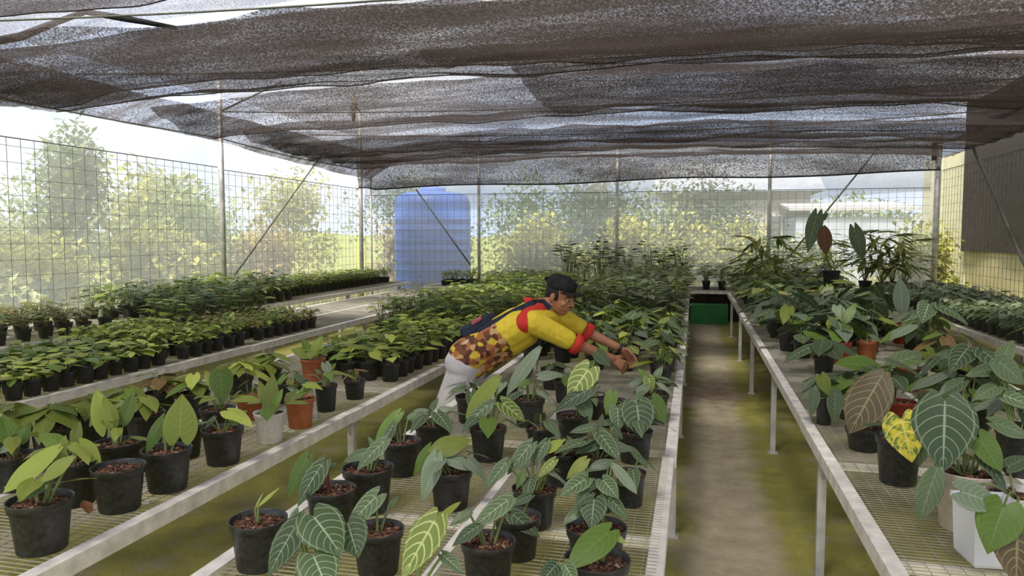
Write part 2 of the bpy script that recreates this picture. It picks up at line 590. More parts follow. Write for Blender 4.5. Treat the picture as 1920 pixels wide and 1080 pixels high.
brace(wall_pt(440, 516, 0, LX + 0.12), wall_pt(612, 278, 0, LX + 0.12), 'diagonal brace rising from the tall post to the net edge')
brace(wall_pt(780, 355, 1, BY - 0.12), wall_pt(882, 497, 1, BY - 0.12), 'thin diagonal brace crossing in front of the blue tank')
brace(wall_pt(1648, 276, 1, BY - 0.12), wall_pt(1476, 486, 1, BY - 0.12), 'dark diagonal brace behind the tall hanging leaves')
brace(wall_pt(1818, 262, 0, RX - 0.1), wall_pt(1925, 505, 0, RX - 0.1), 'pale diagonal brace in front of the dark screen', 0.026)
brace(Vector((LX + 0.05, 10.5, 3.6)), Vector((LX + 0.9, 10.9, 4.1)), 'short angled strut at the top of the tall fence post')


def fence(axis, at, s0, s1, ztop, step, label):
    """welded wire panel, wires both ways"""
    root = empty('wire_fence_panel', (at, s0, 0) if axis == 0 else (s0, at, 0))
    L = s1 - s0
    m = MB()
    r = 0.0021

    def wire(a0, b0, a1, b1):
        if axis == 0:
            m.box(-r, r, a0, a1, b0, b1)
        else:
            m.box(a0, a1, -r, r, b0, b1)
    k = 0.0
    while k <= L + 1e-6:
        wire(k - r, 0.05, k + r, ztop)
        k += step
    z = 0.12
    while z <= ztop + 1e-6:
        wire(0, z - r, L, z + r)
        z += step
    m.obj('wire_grid', 'wire_dark', root, False)
    t = MB()
    if axis == 0:
        t.tube([(0, 0, ztop), (0, L, ztop)], 0.007, 5)
    else:
        t.tube([(0, 0, ztop), (L, 0, ztop)], 0.007, 5)
    t.obj('top_wire', 'wire_dark', root)
    return tag(root, label, 'fence')


fence(0, LX + 0.02, 0.3, 5.35, 2.70, 0.18, 'welded wire fence panel closest to the camera, at the far edge of the picture')
fence(0, LX + 0.02, 5.45, 10.45, 2.73, 0.18, 'welded wire fence panel in front of the tall outdoor tree')
fence(0, LX + 0.02, 10.55, 15.5, 2.70, 0.18, 'welded wire fence panel crossed by the long diagonal brace')
xs = [LX + 0.1] + [t * BY for t in bx] + [RX - 0.1]
for i, lb in enumerate(('welded wire fence panel in front of the blue tank', 'back fence panel behind the capped worker', 'back fence panel above the end of the central path', 'back fence panel behind the tall hanging leaves')):
    fence(1, BY - 0.01, xs[i] + 0.05, xs[i + 1] - 0.05, 2.55, 0.15, lb)
fence(0, RX - 0.02, 8.2, 15.4, 2.85, 0.15, 'welded wire fence panel in front of the dark screen and pale pillar')

# ---------------------------------------------------------------- roof: cables, beams and shade nets


def cable(name, pts, r, mat, label, cat='cable', n=5):
    m = MB()
    m.tube(pts, r, n)
    return tag(m.obj(name, mat), label, cat)


def arc(p, q, sag, n=12):
    p, q = Vector(p), Vector(q)
    return [p.lerp(q, i / n) - Vector((0, 0, sag * 4 * (i / n) * (1 - i / n))) for i in range(n + 1)]


cable('eave_wire', arc((LX, 3.0, 3.25), (LX, 10.5, 3.2), 0.08) + arc((LX, 10.5, 3.2), (LX, BY, 3.15), 0.05)[1:], 0.012, 'wire_dark', 'thin sagging wire along the top of the side net')
for y, lb in ((5.5, 'roof wire carrying the first shade net seam'), (7.75, 'roof wire carrying the second shade net seam'), (10.6, 'roof wire carrying the third shade net seam'), (13.4, 'roof wire nearest the back fence')):
    cable('roof_wire', arc((LX, y, 3.62), (RX, y, 3.62), 0.16, 16), 0.010, 'wire_dark', lb)


def roof_z(x, y):
    """hang of the shade: low at the sides, swagging between the wires"""
    u = (x - LX) / (RX - LX)
    side = 0.20 * math.sin(math.pi * min(1, max(0, u))) ** 0.6
    return 3.10 + side + 0.10 * max(0, u - 0.55)


def net_panel(name, label, y0, y1, x0, x1, sag, lift0, lift1, mat, seed, nu=90, nv=44, dz=0.0, curve=0.25):
    def fn(u, v):
        x = x0 + (x1 - x0) * u
        yy0 = y0 + curve * fbm(u * 3.2, 0.3, seed)
        yy1 = y1 + curve * fbm(u * 2.7, 4.1, seed + 11)
        y = yy0 + (yy1 - yy0) * v
        z = roof_z(x, y) + lift0 * (1 - v) ** 2 + lift1 * v ** 2 - sag * 4 * v * (1 - v) * (0.8 + 0.35 * fbm(u * 4, 0, seed + 3)) + dz
        z += 0.06 * fbm(x * 0.9, y * 1.5, seed) + 0.045 * noise.noise(Vector((x * 0.35 + y * 0.3, y * 2.6, seed))) + 0.03 * noise.noise(Vector((x * 0.5 - y * 0.4, y * 6.0, seed + 2)))
        return (x, y, z)
    o = sheet(name, fn, nu, nv, mat)
    hem = MB()
    hem.tube([fn(i / nu, 1.0) for i in range(nu + 1)], 0.006, 4)
    hem.obj('hem', 'black_cloth', o)
    return tag(o, label, 'shade net')


X0, X1 = LX + 0.35, RX - 0.03
net_panel('shade_net', 'brown shade net directly overhead at the top of the picture', -1.0, 5.0, X0, X1, 0.10, 0.2, 0.18, 'shade_net', 1)
net_panel('shade_net', 'dark doubled shade net hanging as the first broad band across the roof', 5.65, 7.0, X0, X1, 0.10, 0.22, -0.02, 'shade_net', 2)
net_panel('shade_net', 'lower layer of the first broad dark band of shade net', 5.2, 6.95, X0 + 0.1, X1, 0.16, 0.10, -0.06, 'shade_net', 3, dz=-0.06)
net_panel('shade_net', 'shade net piece beside the white roof gap above the worker', 6.7, 7.7, -2.6, X1, 0.03, 0.05, 0.12, 'shade_net', 4, dz=0.06)
net_panel('shade_net', 'shade net swag with a thick dark folded hem, second band', 8.5, 9.9, X0, X1, 0.12, 0.2, -0.06, 'shade_net', 5)
net_panel('shade_net', 'upper layer of the second band of shade net', 7.9, 11.0, -2.0, X1, 0.06, 0.16, 0.08, 'shade_net', 6, dz=0.1)
net_panel('shade_net', 'shade net swag forming the third dark band towards the back', 10.6, 12.9, X0, X1, 0.10, 0.14, -0.06, 'shade_net', 7)
net_panel('shade_net', 'lower layer of the third dark band of shade net', 11.5, 13.9, X0, X1, 0.08, 0.04, -0.06, 'shade_net', 8, dz=-0.02)
net_panel('shade_net', 'shade net running into the back fence', 13.2, 15.2, X0, X1, 0.12, 0.06, -0.05, 'shade_net', 9)
# thin upper roof net above everything
for k, (ya, yb, xa, xb, lb) in enumerate(((-1.0, 7.25, LX, RX, 'thin upper roof net over the near benches'), (7.55, 15.6, LX, RX, 'thin upper roof net over the far benches'))):
    o = sheet('roof_net', lambda u, v: (xa + (xb - xa) * u, ya + (yb - ya) * v, 3.85 + 0.06 * fbm(u * 5, v * 5, k) + 0.35 * math.sin(math.pi * u)), 30, 20, 'shade_net_thin')
    tag(o, lb, 'roof net')
# side fall of the shade net down towards the eave on the tree side
def side_fall(u, v):
    y = 2.0 + (BY - 2.0) * u
    x = LX + 0.30 + 0.75 * v
    z0 = 3.06 - 0.03 * math.sin(u * 9) - 0.32 * max(0, u - 0.55)
    return (x, y, z0 + (roof_z(x, y) - z0 + 0.12) * v ** 0.7 + 0.03 * fbm(u * 14, v * 2, 2))
tag(sheet('shade_net', side_fall, 60, 8, 'shade_net'), 'long drooping side edge of the shade net above the wire fence', 'shade net')
# skirt hanging at the back wall
def skirt(u, v):
    x = LX + 0.1 + (RX - LX - 0.15) * u
    zb = 2.66 + 0.16 * u + 0.05 * math.sin(u * 8.0) ** 2 + (0.05 if u < 0.02 else 0)
    return (x, BY - 0.22 + 0.05 * fbm(u * 12, v, 6) - 0.1 * v, zb + (3.30 - zb) * v)
tag(sheet('shade_net_skirt', skirt, 70, 10, 'shade_net'), 'shade net skirt hanging in front of the back fence', 'shade net')
cable('skirt_hem', [skirt(i / 60, 0) for i in range(61)], 0.016, 'black_cloth', 'dark hem cord along the bottom of the back net skirt')
# bundled black net lashed to the right eave
bun = [wall_pt(px, py, 0, RX - 0.12) for px, py in ((1752, 300), (1752, 268), (1790, 262), (1825, 248), (1860, 222), (1895, 212), (1935, 188), (1990, 160))]
cable('net_bundle', bun, [0.05, 0.04, 0.03, 0.045, 0.075, 0.04, 0.03, 0.03], 'black_cloth', 'rolled black net bundle tied to the eave beside the dark screen', 'net roll', 8)
roll = [at_d(-80, 90, 8.4), at_d(40, 68, 8.4), at_d(110, 40, 8.2), at_d(160, 22, 8.0), at_d(230, 34, 7.9), at_d(330, 52, 7.8)]
cable('net_fold', roll, [0.05, 0.05, 0.035, 0.03, 0.035, 0.02], 'black_cloth', 'black gathered fold of net in the upper corner of the roof', 'net roll', 8)
# knot with frayed rope hanging from the roof at the corner
kn = MB()
kc = at_d(664, 196, 13.5)
kn.tube([kc + Vector((0, 0, 0.25)), kc + Vector((0, 0, 0.1)), kc, kc - Vector((0, 0, 0.12)), kc - Vector((0.02, 0, 0.3))], [0.015, 0.03, 0.075, 0.04, 0.03], 7)
for i in range(7):
    a = i * 0.9
    kn.tube([kc, kc + Vector((0.12 * math.cos(a), 0.12 * math.sin(a), -0.12 - 0.02 * i))], 0.008, 4)
tag(kn.obj('rope_knot', 'rope'), 'frayed rope knot gathering the roof net above the corner post', 'rope')

# ---------------------------------------------------------------- benches


def bench(label, x0, x1, y0, y1, leg_y, mid=True, seg=4.2, cross=1.05, phase=0.0, back_rail=True, seed=0):
    rg = random.Random(seed)
    root = empty('plant_bench', ((x0 + x1) / 2, y0, 0))
    ox, oy = root.location.x, root.location.y
    xs = [(x0, 'rail_pale'), (x1, 'rail_pale')] + ([((x0 + x1) / 2, 'rail_pale')] if mid else [])
    for x, mt in xs:
        y = y0
        first = True
        while y < y1 - 0.05:
            e = min(y1, y + (seg if not first else seg * (0.6 + phase)))
            first = False
            dx, dz = rg.uniform(-0.006, 0.006), rg.uniform(-0.004, 0.004)
            w = 0.026 if x in (x0, x1) else 0.016
            m = MB()
            m.box(x - ox - w + dx, x - ox + w + dx, y - oy, e - oy - 0.004, BZ - (0.055 if x in (x0, x1) else 0.03) + dz, BZ + 0.004 + dz)
            m.obj('rail', mt, root, False)
            y = e
    for y in (y0, y1):
        m = MB()
        m.box(x0 - ox, x1 - ox, y - oy - 0.022, y - oy + 0.022, BZ - 0.05, BZ + 0.002)
        m.obj('end_rail', 'rail_pale', root, False)
    y = y0 + cross * 0.5
    while y < y1:
        m = MB()
        m.box(x0 - ox + 0.02, x1 - ox - 0.02, y - oy - 0.014, y - oy + 0.014, BZ - 0.042, BZ - 0.012)
        m.obj('cross_bar', 'rail_pale', root, False)
        y += cross
    for ly in leg_y:
        for x in (x0, x1):
            m = MB()
            m.box(x - ox - 0.019, x - ox + 0.019, ly - oy - 0.019, ly - oy + 0.019, 0.0, BZ - 0.045)
            m.box(x - ox - 0.035, x - ox + 0.035, ly - oy - 0.035, ly - oy + 0.035, 0.0, 0.01)
            # gusset under the rail
            for s in (-1, 1):
                m.add([(x - ox, ly - oy, BZ - 0.05), (x - ox, ly - oy + s * 0.11, BZ - 0.05), (x - ox, ly - oy, BZ - 0.16),
                       (x - ox + 0.006, ly - oy, BZ - 0.05), (x - ox + 0.006, ly - oy + s * 0.11, BZ - 0.05), (x - ox + 0.006, ly - oy, BZ - 0.16)],
                      [(0, 1, 2), (3, 5, 4), (0, 3, 4, 1), (1, 4, 5, 2), (0, 2, 5, 3)])
            m.obj('leg', 'galvanised', root, False)
    m = MB()
    r = 0.0009
    x = x0 + 0.05
    while x < x1 - 0.02:
        m.box(x - ox - r, x - ox + r, 0, y1 - y0, BZ - 0.004, BZ - 0.001)
        x += 0.05
    y = y0 + 0.02
    while y < y1:
        m.box(x0 - ox, x1 - ox, y - oy - r, y - oy + r, BZ - 0.001, BZ + 0.002)
        y += 0.025
    tag(m.obj('wire_mesh', 'wire_steel', root, False), kind='stuff')
    return tag(root, label, 'bench')


CX0, CX1 = -1.39, -0.096
AX0, AX1 = -3.27, -1.89
L2X0, L2X1 = -5.30, -3.91
L3X0, L3X1 = -7.18, -6.00
R1X0, R1X1 = 0.60, 2.05
R2X0, R2X1 = 2.85, 4.20
END = 13.6
bench('long central wire bench of velvet-leaved pots along the narrow path', CX0, CX1, 0.9, END, [1.9, 4.1, 6.2, 8.4, 10.5, 12.8], seed=1)
bench('long wire bench with terracotta and white pots at its near edge', AX0, AX1, 0.9, END, [1.8, 3.87, 6.0, 8.1, 10.3, 12.6], phase=0.1, seed=2)
bench('wire bench of dense green seedlings, empty towards the back', L2X0, L2X1, 2.0, END, [2.4, 4.3, 6.3, 8.4, 10.5, 12.8], phase=0.35, seed=3)
bench('wire bench along the wire fence under the outdoor tree', L3X0, L3X1, 3.0, 15.2, [3.4, 5.6, 7.8, 10.0, 12.2, 14.6], seed=4)
bench('wire bench of large dark-leaved plants on the far side of the path', R1X0, R1X1, 0.9, END, [1.5, 3.7, 5.9, 8.1, 10.2, 12.6], phase=0.2, seed=5)
bench('wire bench of small grey-green pots beneath the dark screen', R2X0, R2X1, 4.0, 14.6, [4.4, 6.6, 8.8, 11.0, 13.6], seed=6)
bench('cross bench closing the end of the path along the back fence', -5.2, 2.6, 13.95, 15.2, [14.1, 15.05], mid=False, cross=0.6, seed=7)

gs = MB()
gs.box(-0.06, 0.62, 14.35, 14.42, 0.0, 0.36)
gs.box(-0.06, 0.62, 14.42, 14.75, 0.33, 0.36)
tag(gs.obj('green_plastic_sheet', 'green_sheet', None, False), 'green plastic sheet standing under the end of the path', 'sheet')
gs = MB()
gs.box(-0.5, 1.1, 14.9, 14.95, 0.0, 0.58)  # dark slab added in place of the black shade below the bench
tag(gs.obj('shade_infill', 'dark_screen', None, False), 'dark board standing in for shade under the cross bench behind the green sheet', 'infill')

# ---------------------------------------------------------------- leaf and pot shapes
SHAPES = {
    'heart': ([(0, .60), (.07, .80), (.16, .95), (.28, 1.0), (.42, .95), (.58, .78), (.74, .52), (.88, .25), (1, 0.0)], .27),
    'arrow': ([(0, .42), (.08, .68), (.2, .92), (.33, 1.0), (.48, .92), (.64, .70), (.8, .42), (.92, .17), (1, 0.0)], .20),
    'lance': ([(0, .18), (.1, .52), (.22, .82), (.4, 1.0), (.58, .94), (.74, .70), (.87, .40), (.95, .18), (1, 0.0)], .05),
}


def blade_geo(shape, wr, nv=9, nu=6, droop=0.18, fold=0.12, wave=0.0, ph=0.0):
    """unit-length leaf blade along +Y, petiole joins at the origin, upper face +Z"""
    tab, lobe = SHAPES[shape]
    vs, fs, uv = [], [], []

    def w(t):
        for (a, x), (b_, y) in zip(tab, tab[1:]):
            if t <= b_:
                return x + (y - x) * (t - a) / (b_ - a)
        return 0.0
    for i in range(nv + 1):
        t = (i / nv) ** 0.92
        hw = 0.5 * wr * w(t)
        for j in range(-nu // 2, nu // 2 + 1):
            u = j / (nu / 2)
            x = hw * u
            back = lobe * (1 - t) ** 3 * (1.25 * abs(u) ** 0.8 - 0.55 * abs(u) ** 4)
            y = t - back
            z = -droop * t * t + fold * abs(x) - 0.35 * x * x / max(wr, .3) + wave * math.sin(t * 9 + ph + u * 1.5) * abs(u) - 0.10 * back
            vs.append((x, y, z))
            uv.append((u * 0.5 + 0.5, t))
    n = nu + 1
    for i in range(nv):
        for j in range(nu):
            a = i * n + j
            fs.append((a, a + 1, a + n + 1, a + n))
    return vs, fs, uv


BLADES = {}


def blade_mesh(shape, wr, mat, var=0, lod=1):
    key = (shape, round(wr, 1), mat, var, lod)
    if key not in BLADES:
        nv, nu = ((12, 8), (7, 4), (4, 2))[lod]
        m = MB()
        dr, fo, wv = ((0.16, 0.14, 0.012), (0.30, 0.05, 0.02), (0.06, 0.30, 0.015))[var % 3]
        m.add(*[x for x in blade_geo(shape, wr, nv, nu, dr, fo, wv, var * 1.7)[:2]], 0, blade_geo(shape, wr, nv, nu, dr, fo, wv, var * 1.7)[2])
        BLADES[key] = m.mesh('leaf', 'leaf_' + mat)
    return BLADES[key]


def leaf_matrix(base, tip, normal):
    y = (tip - base)
    L = y.length
    y = y / L
    x = y.cross(normal)
    if x.length < 1e-4:
        x = y.cross(Vector((0.3, 0.2, 1)))
    x.normalize()
    z = x.cross(y)
    M = Matrix(((x.x, y.x, z.x, 0), (x.y, y.y, z.y, 0), (x.z, y.z, z.z, 0), (0, 0, 0, 1)))
    return Matrix.Translation(base) @ M @ Matrix.Scale(L, 4)


def stalk_pts(a, c, lift=0.35, n=5):
    """petiole from the soil at a to the blade at c"""
    a, c = Vector(a), Vector(c)
    mid = a.lerp(c, 0.5) + Vector((0, 0, lift * 0.5 * (Vector((c.x - a.x, c.y - a.y, 0)).length + 0.02)))
    return [(a * (1 - t) ** 2 + mid * 2 * t * (1 - t) + c * t * t) for t in [i / n for i in range(n + 1)]]


POTS = {}


def pot_mesh(mat, tall=0.85, n=24):
    """unit rim diameter; height = tall"""
    key = (mat, round(tall, 2), n)
    if key not in POTS:
        h = tall
        m = MB()
        m.lathe([(0.0, 0.0), (0.36, 0.0), (0.372, 0.015), (0.445, h - 0.16), (0.452, h - 0.155), (0.478, h - 0.15), (0.495, h - 0.012), (0.50, h),
                 (0.478, h), (0.468, h - 0.02), (0.455, h - 0.12), (0.44, h - 0.13)], n)
        POTS[key] = m.mesh('pot', 'pot_' + mat)
    return POTS[key]


SOILS = []
rg0 = random.Random(5)
for k in range(4):
    m = MB()
    rings, seg = 4, 16
    vs, fs = [(0, 0, 0.03)], []
    for i in range(1, rings + 1):
        for j in range(seg):
            a = 2 * math.pi * j / seg
            r = 0.455 * i / rings
            vs.append((r * math.cos(a), r * math.sin(a), 0.03 * (1 - (i / rings) ** 2) + rg0.uniform(-0.02, 0.015)))
    for j in range(seg):
        fs.append((0, 1 + j, 1 + (j + 1) % seg))
    for i in range(rings - 1):
        for j in range(seg):
            a, c = 1 + i * seg + j, 1 + i * seg + (j + 1) % seg
            fs.append((a, a + seg, c + seg, c))
    m.add(vs, fs)
    for i in range(120):
        a, r = rg0.uniform(0, 6.283), 0.43 * math.sqrt(rg0.random())
        M = Matrix.Translation((r * math.cos(a), r * math.sin(a), 0.02 + rg0.uniform(0, 0.04))) @ Matrix.Rotation(rg0.uniform(0, 6.28), 4, 'Z') @ Matrix.Rotation(rg0.uniform(-0.7, 0.7), 4, 'X') @ Matrix.Rotation(rg0.uniform(-0.7, 0.7), 4, 'Y')
        m.obox(M, rg0.uniform(0.03, 0.085), rg0.uniform(0.025, 0.05), rg0.uniform(0.012, 0.03))
    SOILS.append(m.mesh('bark_mix', 'bark_mix', False))
m = MB()
m.lathe([(0.455, 0.0), (0.3, 0.02), (0.0, 0.03)], 10)
SOIL_FAR = m.mesh('bark_mix', 'bark_mix', False)


def add_pot(root, dia, tall, mat, n=24, soil=None, tilt=None):
    M = Matrix.Scale(dia, 4)
    if tilt is not None:
        M = tilt @ M
    p = link('pot', pot_mesh(mat, tall, n), root, M)
    s = link('bark_mix', soil if soil is not None else random.choice(SOILS), root, M @ Matrix.Translation((0, 0, tall - 0.11)))
    return p, s


def add_leaf(root, base, tip, wr, mat, soil_pt, shape='heart', normal=None, stalk='green', var=0, lod=0, r=0.0035, stalkless=False):
    base, tip = Vector(base), Vector(tip)
    if normal is None:
        normal = Vector((0, 0, 1))
    lf = link('leaf', blade_mesh(shape, wr, mat, var, lod), root, leaf_matrix(base, tip, normal))
    if not stalkless:
        m = MB()
        m.tube(stalk_pts(soil_pt, base), [r * 1.3, r * 1.2, r * 1.1, r, r * 0.9, r * 0.8], 5, 0, False)
        m.obj('leaf_stalk', 'stalk_' + stalk, root)
    return lf


# ---------------------------------------------------------------- hand-placed potted plants (seen large)
RG = random.Random(11)
TAKEN = []


def random_leaves(root, rg, n, soil_z, L, mats, wr, reach, high, shape='heart', lod=1, droop=0.5, stalkless=False, r=0.003, up=0.0):
    off = rg.uniform(0, 6.28)
    for i in range(n):
        a = off + i * 2.4 + rg.uniform(-0.3, 0.3)
        k = 0.35 + 0.65 * rg.random()
        o = Vector((math.cos(a), math.sin(a), 0))
        base = o * reach * k + Vector((0, 0, soil_z + high * (1.15 - 0.7 * k) * rg.uniform(0.7, 1.15)))
        pitch = -droop * rg.uniform(0.3, 1.4) + up
        d = o * math.cos(pitch) + Vector((0, 0, math.sin(pitch)))
        LL = L * rg.uniform(0.7, 1.15)
        nrm = Vector((0, 0, 1)) * math.cos(pitch) - o * math.sin(pitch) + Vector((rg.uniform(-.3, .3), rg.uniform(-.3, .3), 0))
        add_leaf(root, base, base + d * LL, wr * rg.uniform(0.85, 1.1), rg.choice(mats), (0.01 * math.cos(a), 0.01 * math.sin(a), soil_z), shape, nrm, 'green', rg.randrange(3), lod, r, stalkless)


def potted(px, py, w, label, leaves=(), mat='black', tall=0.85, rnd=None, z0=BZ + 0.003, name='potted_plant', group=None, stalk='green', tilt=None, xlim=None, tag_=None, extra=None):
    """pot whose rim centre shows at (px,py) and whose rim is w pixels wide; leaves: (base px, base py, tip px, tip py, width ratio, material, depth shift of base, of tip[, shape])"""
    if extra is None:
        extra = 4 if (xlim == CL and px > 780 and py < 960 and not rnd) else (2 if xlim == RL and mat in ('black', 'beige') and not rnd else (3 if xlim == AL and leaves and (px < 300 or px > 390) else 0))
    dia = 0.17
    for _ in range(12):
        h = dia * tall
        p = at_z(px, py, z0 + h)
        d = depth_of(p)
        dia = w * d / F
    if xlim:
        p.x = min(max(p.x, xlim[0] + dia / 2 + 0.02), xlim[1] - dia / 2 - 0.02)
    root = empty(name, (p.x, p.y, z0))
    TAKEN.append((p.x, p.y, dia / 2))
    tag(root, label, 'potted plant', group)
    add_pot(root, dia, tall, mat, 24, None, tilt)
    inv = Matrix.Translation(-root.location)
    soil_z = h - 0.09 * dia
    for k, lf in enumerate(leaves):
        bx_, by_, tx, ty, wr, lm, d0, d1 = lf[:8]
        shape = lf[8] if len(lf) > 8 else ('heart' if wr > 0.5 else 'arrow')
        base = inv @ at_d(bx_, by_, d + d0)
        tip = inv @ at_d(tx, ty, d + d1)
        tocam = (CAM - (root.location + base)).normalized()
        nrm = tocam * 0.75 + Vector((0, 0, 0.6))
        a = math.atan2(base.y, base.x)
        r = min(0.03, Vector((base.x, base.y)).length * 0.3)
        add_leaf(root, base, tip, wr, lm, (r * math.cos(a), r * math.sin(a), soil_z), shape, nrm, stalk, k, 0, 0.0038)
    if rnd:
        n, L, mats, wr, reach, high = rnd[:6]
        random_leaves(root, RG, n, soil_z, L, mats, wr, reach, high, rnd[6] if len(rnd) > 6 else 'heart', 0 if w > 60 else 1, rnd[7] if len(rnd) > 7 else 0.5)
    if extra:
        random_leaves(root, RG, extra, soil_z, 0.13, (['green', 'lime', 'bright', 'olive'] if xlim == AL else ['velvet', 'dark', 'grey', 'velvet', 'green']), .55, .09, .11, 'heart', 0, .45 if xlim != AL else .1)
    if tag_:
        m = MB()
        m.box(dia * 0.30, dia * 0.33, -0.010, 0.010, soil_z - 0.01, soil_z + 0.06)
        m.obj('plant_tag', 'tag_white', root, False)
    return root


AL = (AX0, AX1)
CL = (CX0, CX1)
RL = (R1X0, R1X1)
GR = ['green', 'bright', 'lime', 'olive']
# -- bench with terracotta and white pots
potted(83, 935, 115, 'large black pot at the picture corner with long arching yellow-green leaves', [(112, 838, -8, 922, .34, 'lime', .02, -.05, 'lance'), (138, 856, 66, 900, .42, 'olive', -.02, -.08, 'lance'), (95, 902, 30, 940, .36, 'dark', -.04, -.1, 'lance'), (110, 868, 122, 815, .35, 'lime', .03, .05, 'lance')], xlim=AL)
potted(222, 873, 97, 'black pot of reddish bark with no leaves near the white-topped rail', [], name='bark_filled_pot', xlim=AL)
potted(335, 842, 92, 'black pot with one upright bright green heart leaf and one arching leaf', [(337, 818, 341, 738, .78, 'lime', 0, .02, 'heart'), (306, 786, 266, 852, .38, 'green', .02, -.04, 'arrow')], xlim=AL)
potted(422, 803, 78, 'black pot with a small round green leaf, next to the white pot', [(436, 790, 462, 768, .75, 'green', -.02, 0), (402, 782, 382, 803, .4, 'velvet', .02, -.02)], xlim=AL)
potted(507, 772, 60, 'white plastic pot with upright olive leaves', [(505, 756, 512, 700, .55, 'olive', 0, .02), (497, 752, 488, 712, .5, 'olive', .02, .03), (515, 758, 530, 728, .5, 'green', -.01, -.02)], mat='white', tall=.95, xlim=AL)
potted(562, 745, 56, 'orange terracotta pot with dark green leaves beside the white pot', [(565, 735, 594, 714, .5, 'green', -.01, 0), (556, 733, 536, 722, .5, 'dark', 0, 0), (560, 733, 549, 745, .5, 'green', -.04, -.06)], mat='terracotta', tall=1.0, xlim=AL)
potted(611, 720, 44, 'narrow black pot with a hanging pale grey leaf, behind the orange pot', [(610, 682, 619, 705, .7, 'grey', -.02, -.05), (603, 700, 590, 690, .5, 'dark', 0, 0), (618, 695, 630, 680, .6, 'green', .03, .04)], tall=1.15, xlim=AL)
potted(665, 712, 42, 'small black pot alone at the near end of the young plant block', (), rnd=(7, .075, ['olive', 'rust', 'green'], .5, .05, .08), xlim=AL)
potted(135, 862, 98, 'black pot with a pale lime leaf bending over its rim', [(150, 832, 190, 868, .62, 'lime', .02, -.02), (120, 838, 70, 800, .5, 'green', .05, .08), (140, 830, 150, 788, .5, 'olive', .05, .08)], xlim=AL)
potted(222, 828, 88, 'black pot with tall overlapping olive leaves behind the bark-filled pot', [(200, 800, 180, 726, .55, 'lime', .04, .06), (212, 795, 196, 740, .5, 'olive', 0, .01), (232, 790, 250, 735, .45, 'green', .05, .08), (190, 770, 165, 800, .6, 'green', .06, .03)], xlim=AL)
potted(272, 775, 72, 'black pot with bushy green leaves in the second row of the pot bench', (), rnd=(7, .13, GR, .6, .07, .11), xlim=AL)
potted(345, 798, 70, 'dark pot half hidden behind the upright bright heart leaf', (), rnd=(4, .10, ['dark', 'green'], .6, .06, .09), xlim=AL)
potted(408, 765, 66, 'black pot with a broad drooping green leaf above the round-leaved pot', [(414, 700, 418, 756, .85, 'green', 0, -.05), (400, 720, 385, 690, .6, 'lime', .04, .06), (425, 715, 440, 700, .6, 'olive', .04, .05)], xlim=AL)
potted(468, 742, 52, 'terracotta pot with brownish foliage behind the white pot', (), mat='terracotta', rnd=(8, .08, ['rust', 'olive', 'green', 'brown'], .55, .06, .10), xlim=AL)
potted(547, 715, 66, 'wide black pot behind the orange pot', (), tall=.6, rnd=(6, .10, ['green', 'dark', 'olive'], .6, .07, .10), xlim=AL)
potted(587, 672, 48, 'terracotta pot raised behind with lime leaves, beside the bench corner', [(577, 664, 545, 652, .75, 'lime', 0, 0), (590, 660, 602, 628, .6, 'lime', .02, .03), (580, 660, 566, 634, .6, 'green', .03, .04)], mat='terracotta', xlim=AL)
potted(26, 852, 78, 'black pot with greyish leaves at the very edge behind the corner pot', [(30, 830, -10, 850, .5, 'grey', 0, -.03), (40, 825, 55, 790, .6, 'green', .02, .04), (20, 825, 5, 775, .7, 'green', .03, .05)], xlim=AL)
for i, (px, py, w, lb) in enumerate(((95, 800, 70, 'leafy black pot between the arching-leaf pots in the third row'), (170, 775, 66, 'leafy black pot behind the tall olive leaves'), (300, 735, 58, 'leafy black pot at the back with reddish young growth'), (365, 735, 56, 'leafy black pot at the back beneath the seedling bench rail'), (20, 800, 70, 'leafy black pot at the picture edge in the back row'), (450, 705, 50, 'leafy black pot behind the brownish terracotta pot'), (505, 690, 48, 'leafy black pot near the end of the bench rail'), (235, 762, 62, 'leafy black pot in the third row behind bushy green leaves'))):
    potted(px, py, w, lb, (), rnd=(11, .14, GR if i != 2 else ['rust', 'olive', 'green', 'lime'], .65, .07, .13, 'heart', .3), xlim=AL)

# -- central bench
V = ['velvet', 'velvet', 'dark', 'grey']
potted(484, 972, 108, 'black pot of bark with a single pale rolled shoot, ending the central bench', [(484, 950, 522, 912, .16, 'lime', 0, .02, 'lance'), (478, 955, 490, 925, .14, 'lime', 0, 0, 'lance')], xlim=CL)
potted(620, 915, 96, 'black pot with two long leaves folded down over one side, one with white veins', [(577, 856, 536, 932, .42, 'green', .02, -.03, 'arrow'), (606, 868, 548, 948, .46, 'velvet', -.03, -.08, 'arrow'), (614, 875, 632, 868, .6, 'dark', 0, 0)], xlim=CL, stalk='red')
potted(690, 875, 98, 'black pot with a white-veined leaf lying across its rim', [(722, 826, 664, 880, .42, 'velvet', -.03, -.07, 'arrow'), (690, 846, 640, 860, .45, 'dark', .02, 0), (705, 842, 690, 818, .5, 'velvet', .04, .05)], xlim=CL)
potted(752, 825, 76, 'black pot with one green leaf hanging to the side', [(748, 775, 700, 822, .42, 'green', .02, -.02, 'arrow'), (738, 795, 712, 842, .4, 'velvet', -.02, -.05, 'arrow'), (765, 785, 785, 770, .5, 'dark', .04, .05)], xlim=CL)
potted(812, 792, 74, 'black pot with small pale grey leaves near the worker', [(800, 772, 775, 768, .6, 'grey', 0, -.02), (825, 768, 850, 762, .6, 'grey', .02, .02), (810, 765, 822, 745, .6, 'dark', .04, .05), (790, 775, 768, 790, .5, 'velvet', -.02, -.04)], xlim=CL)
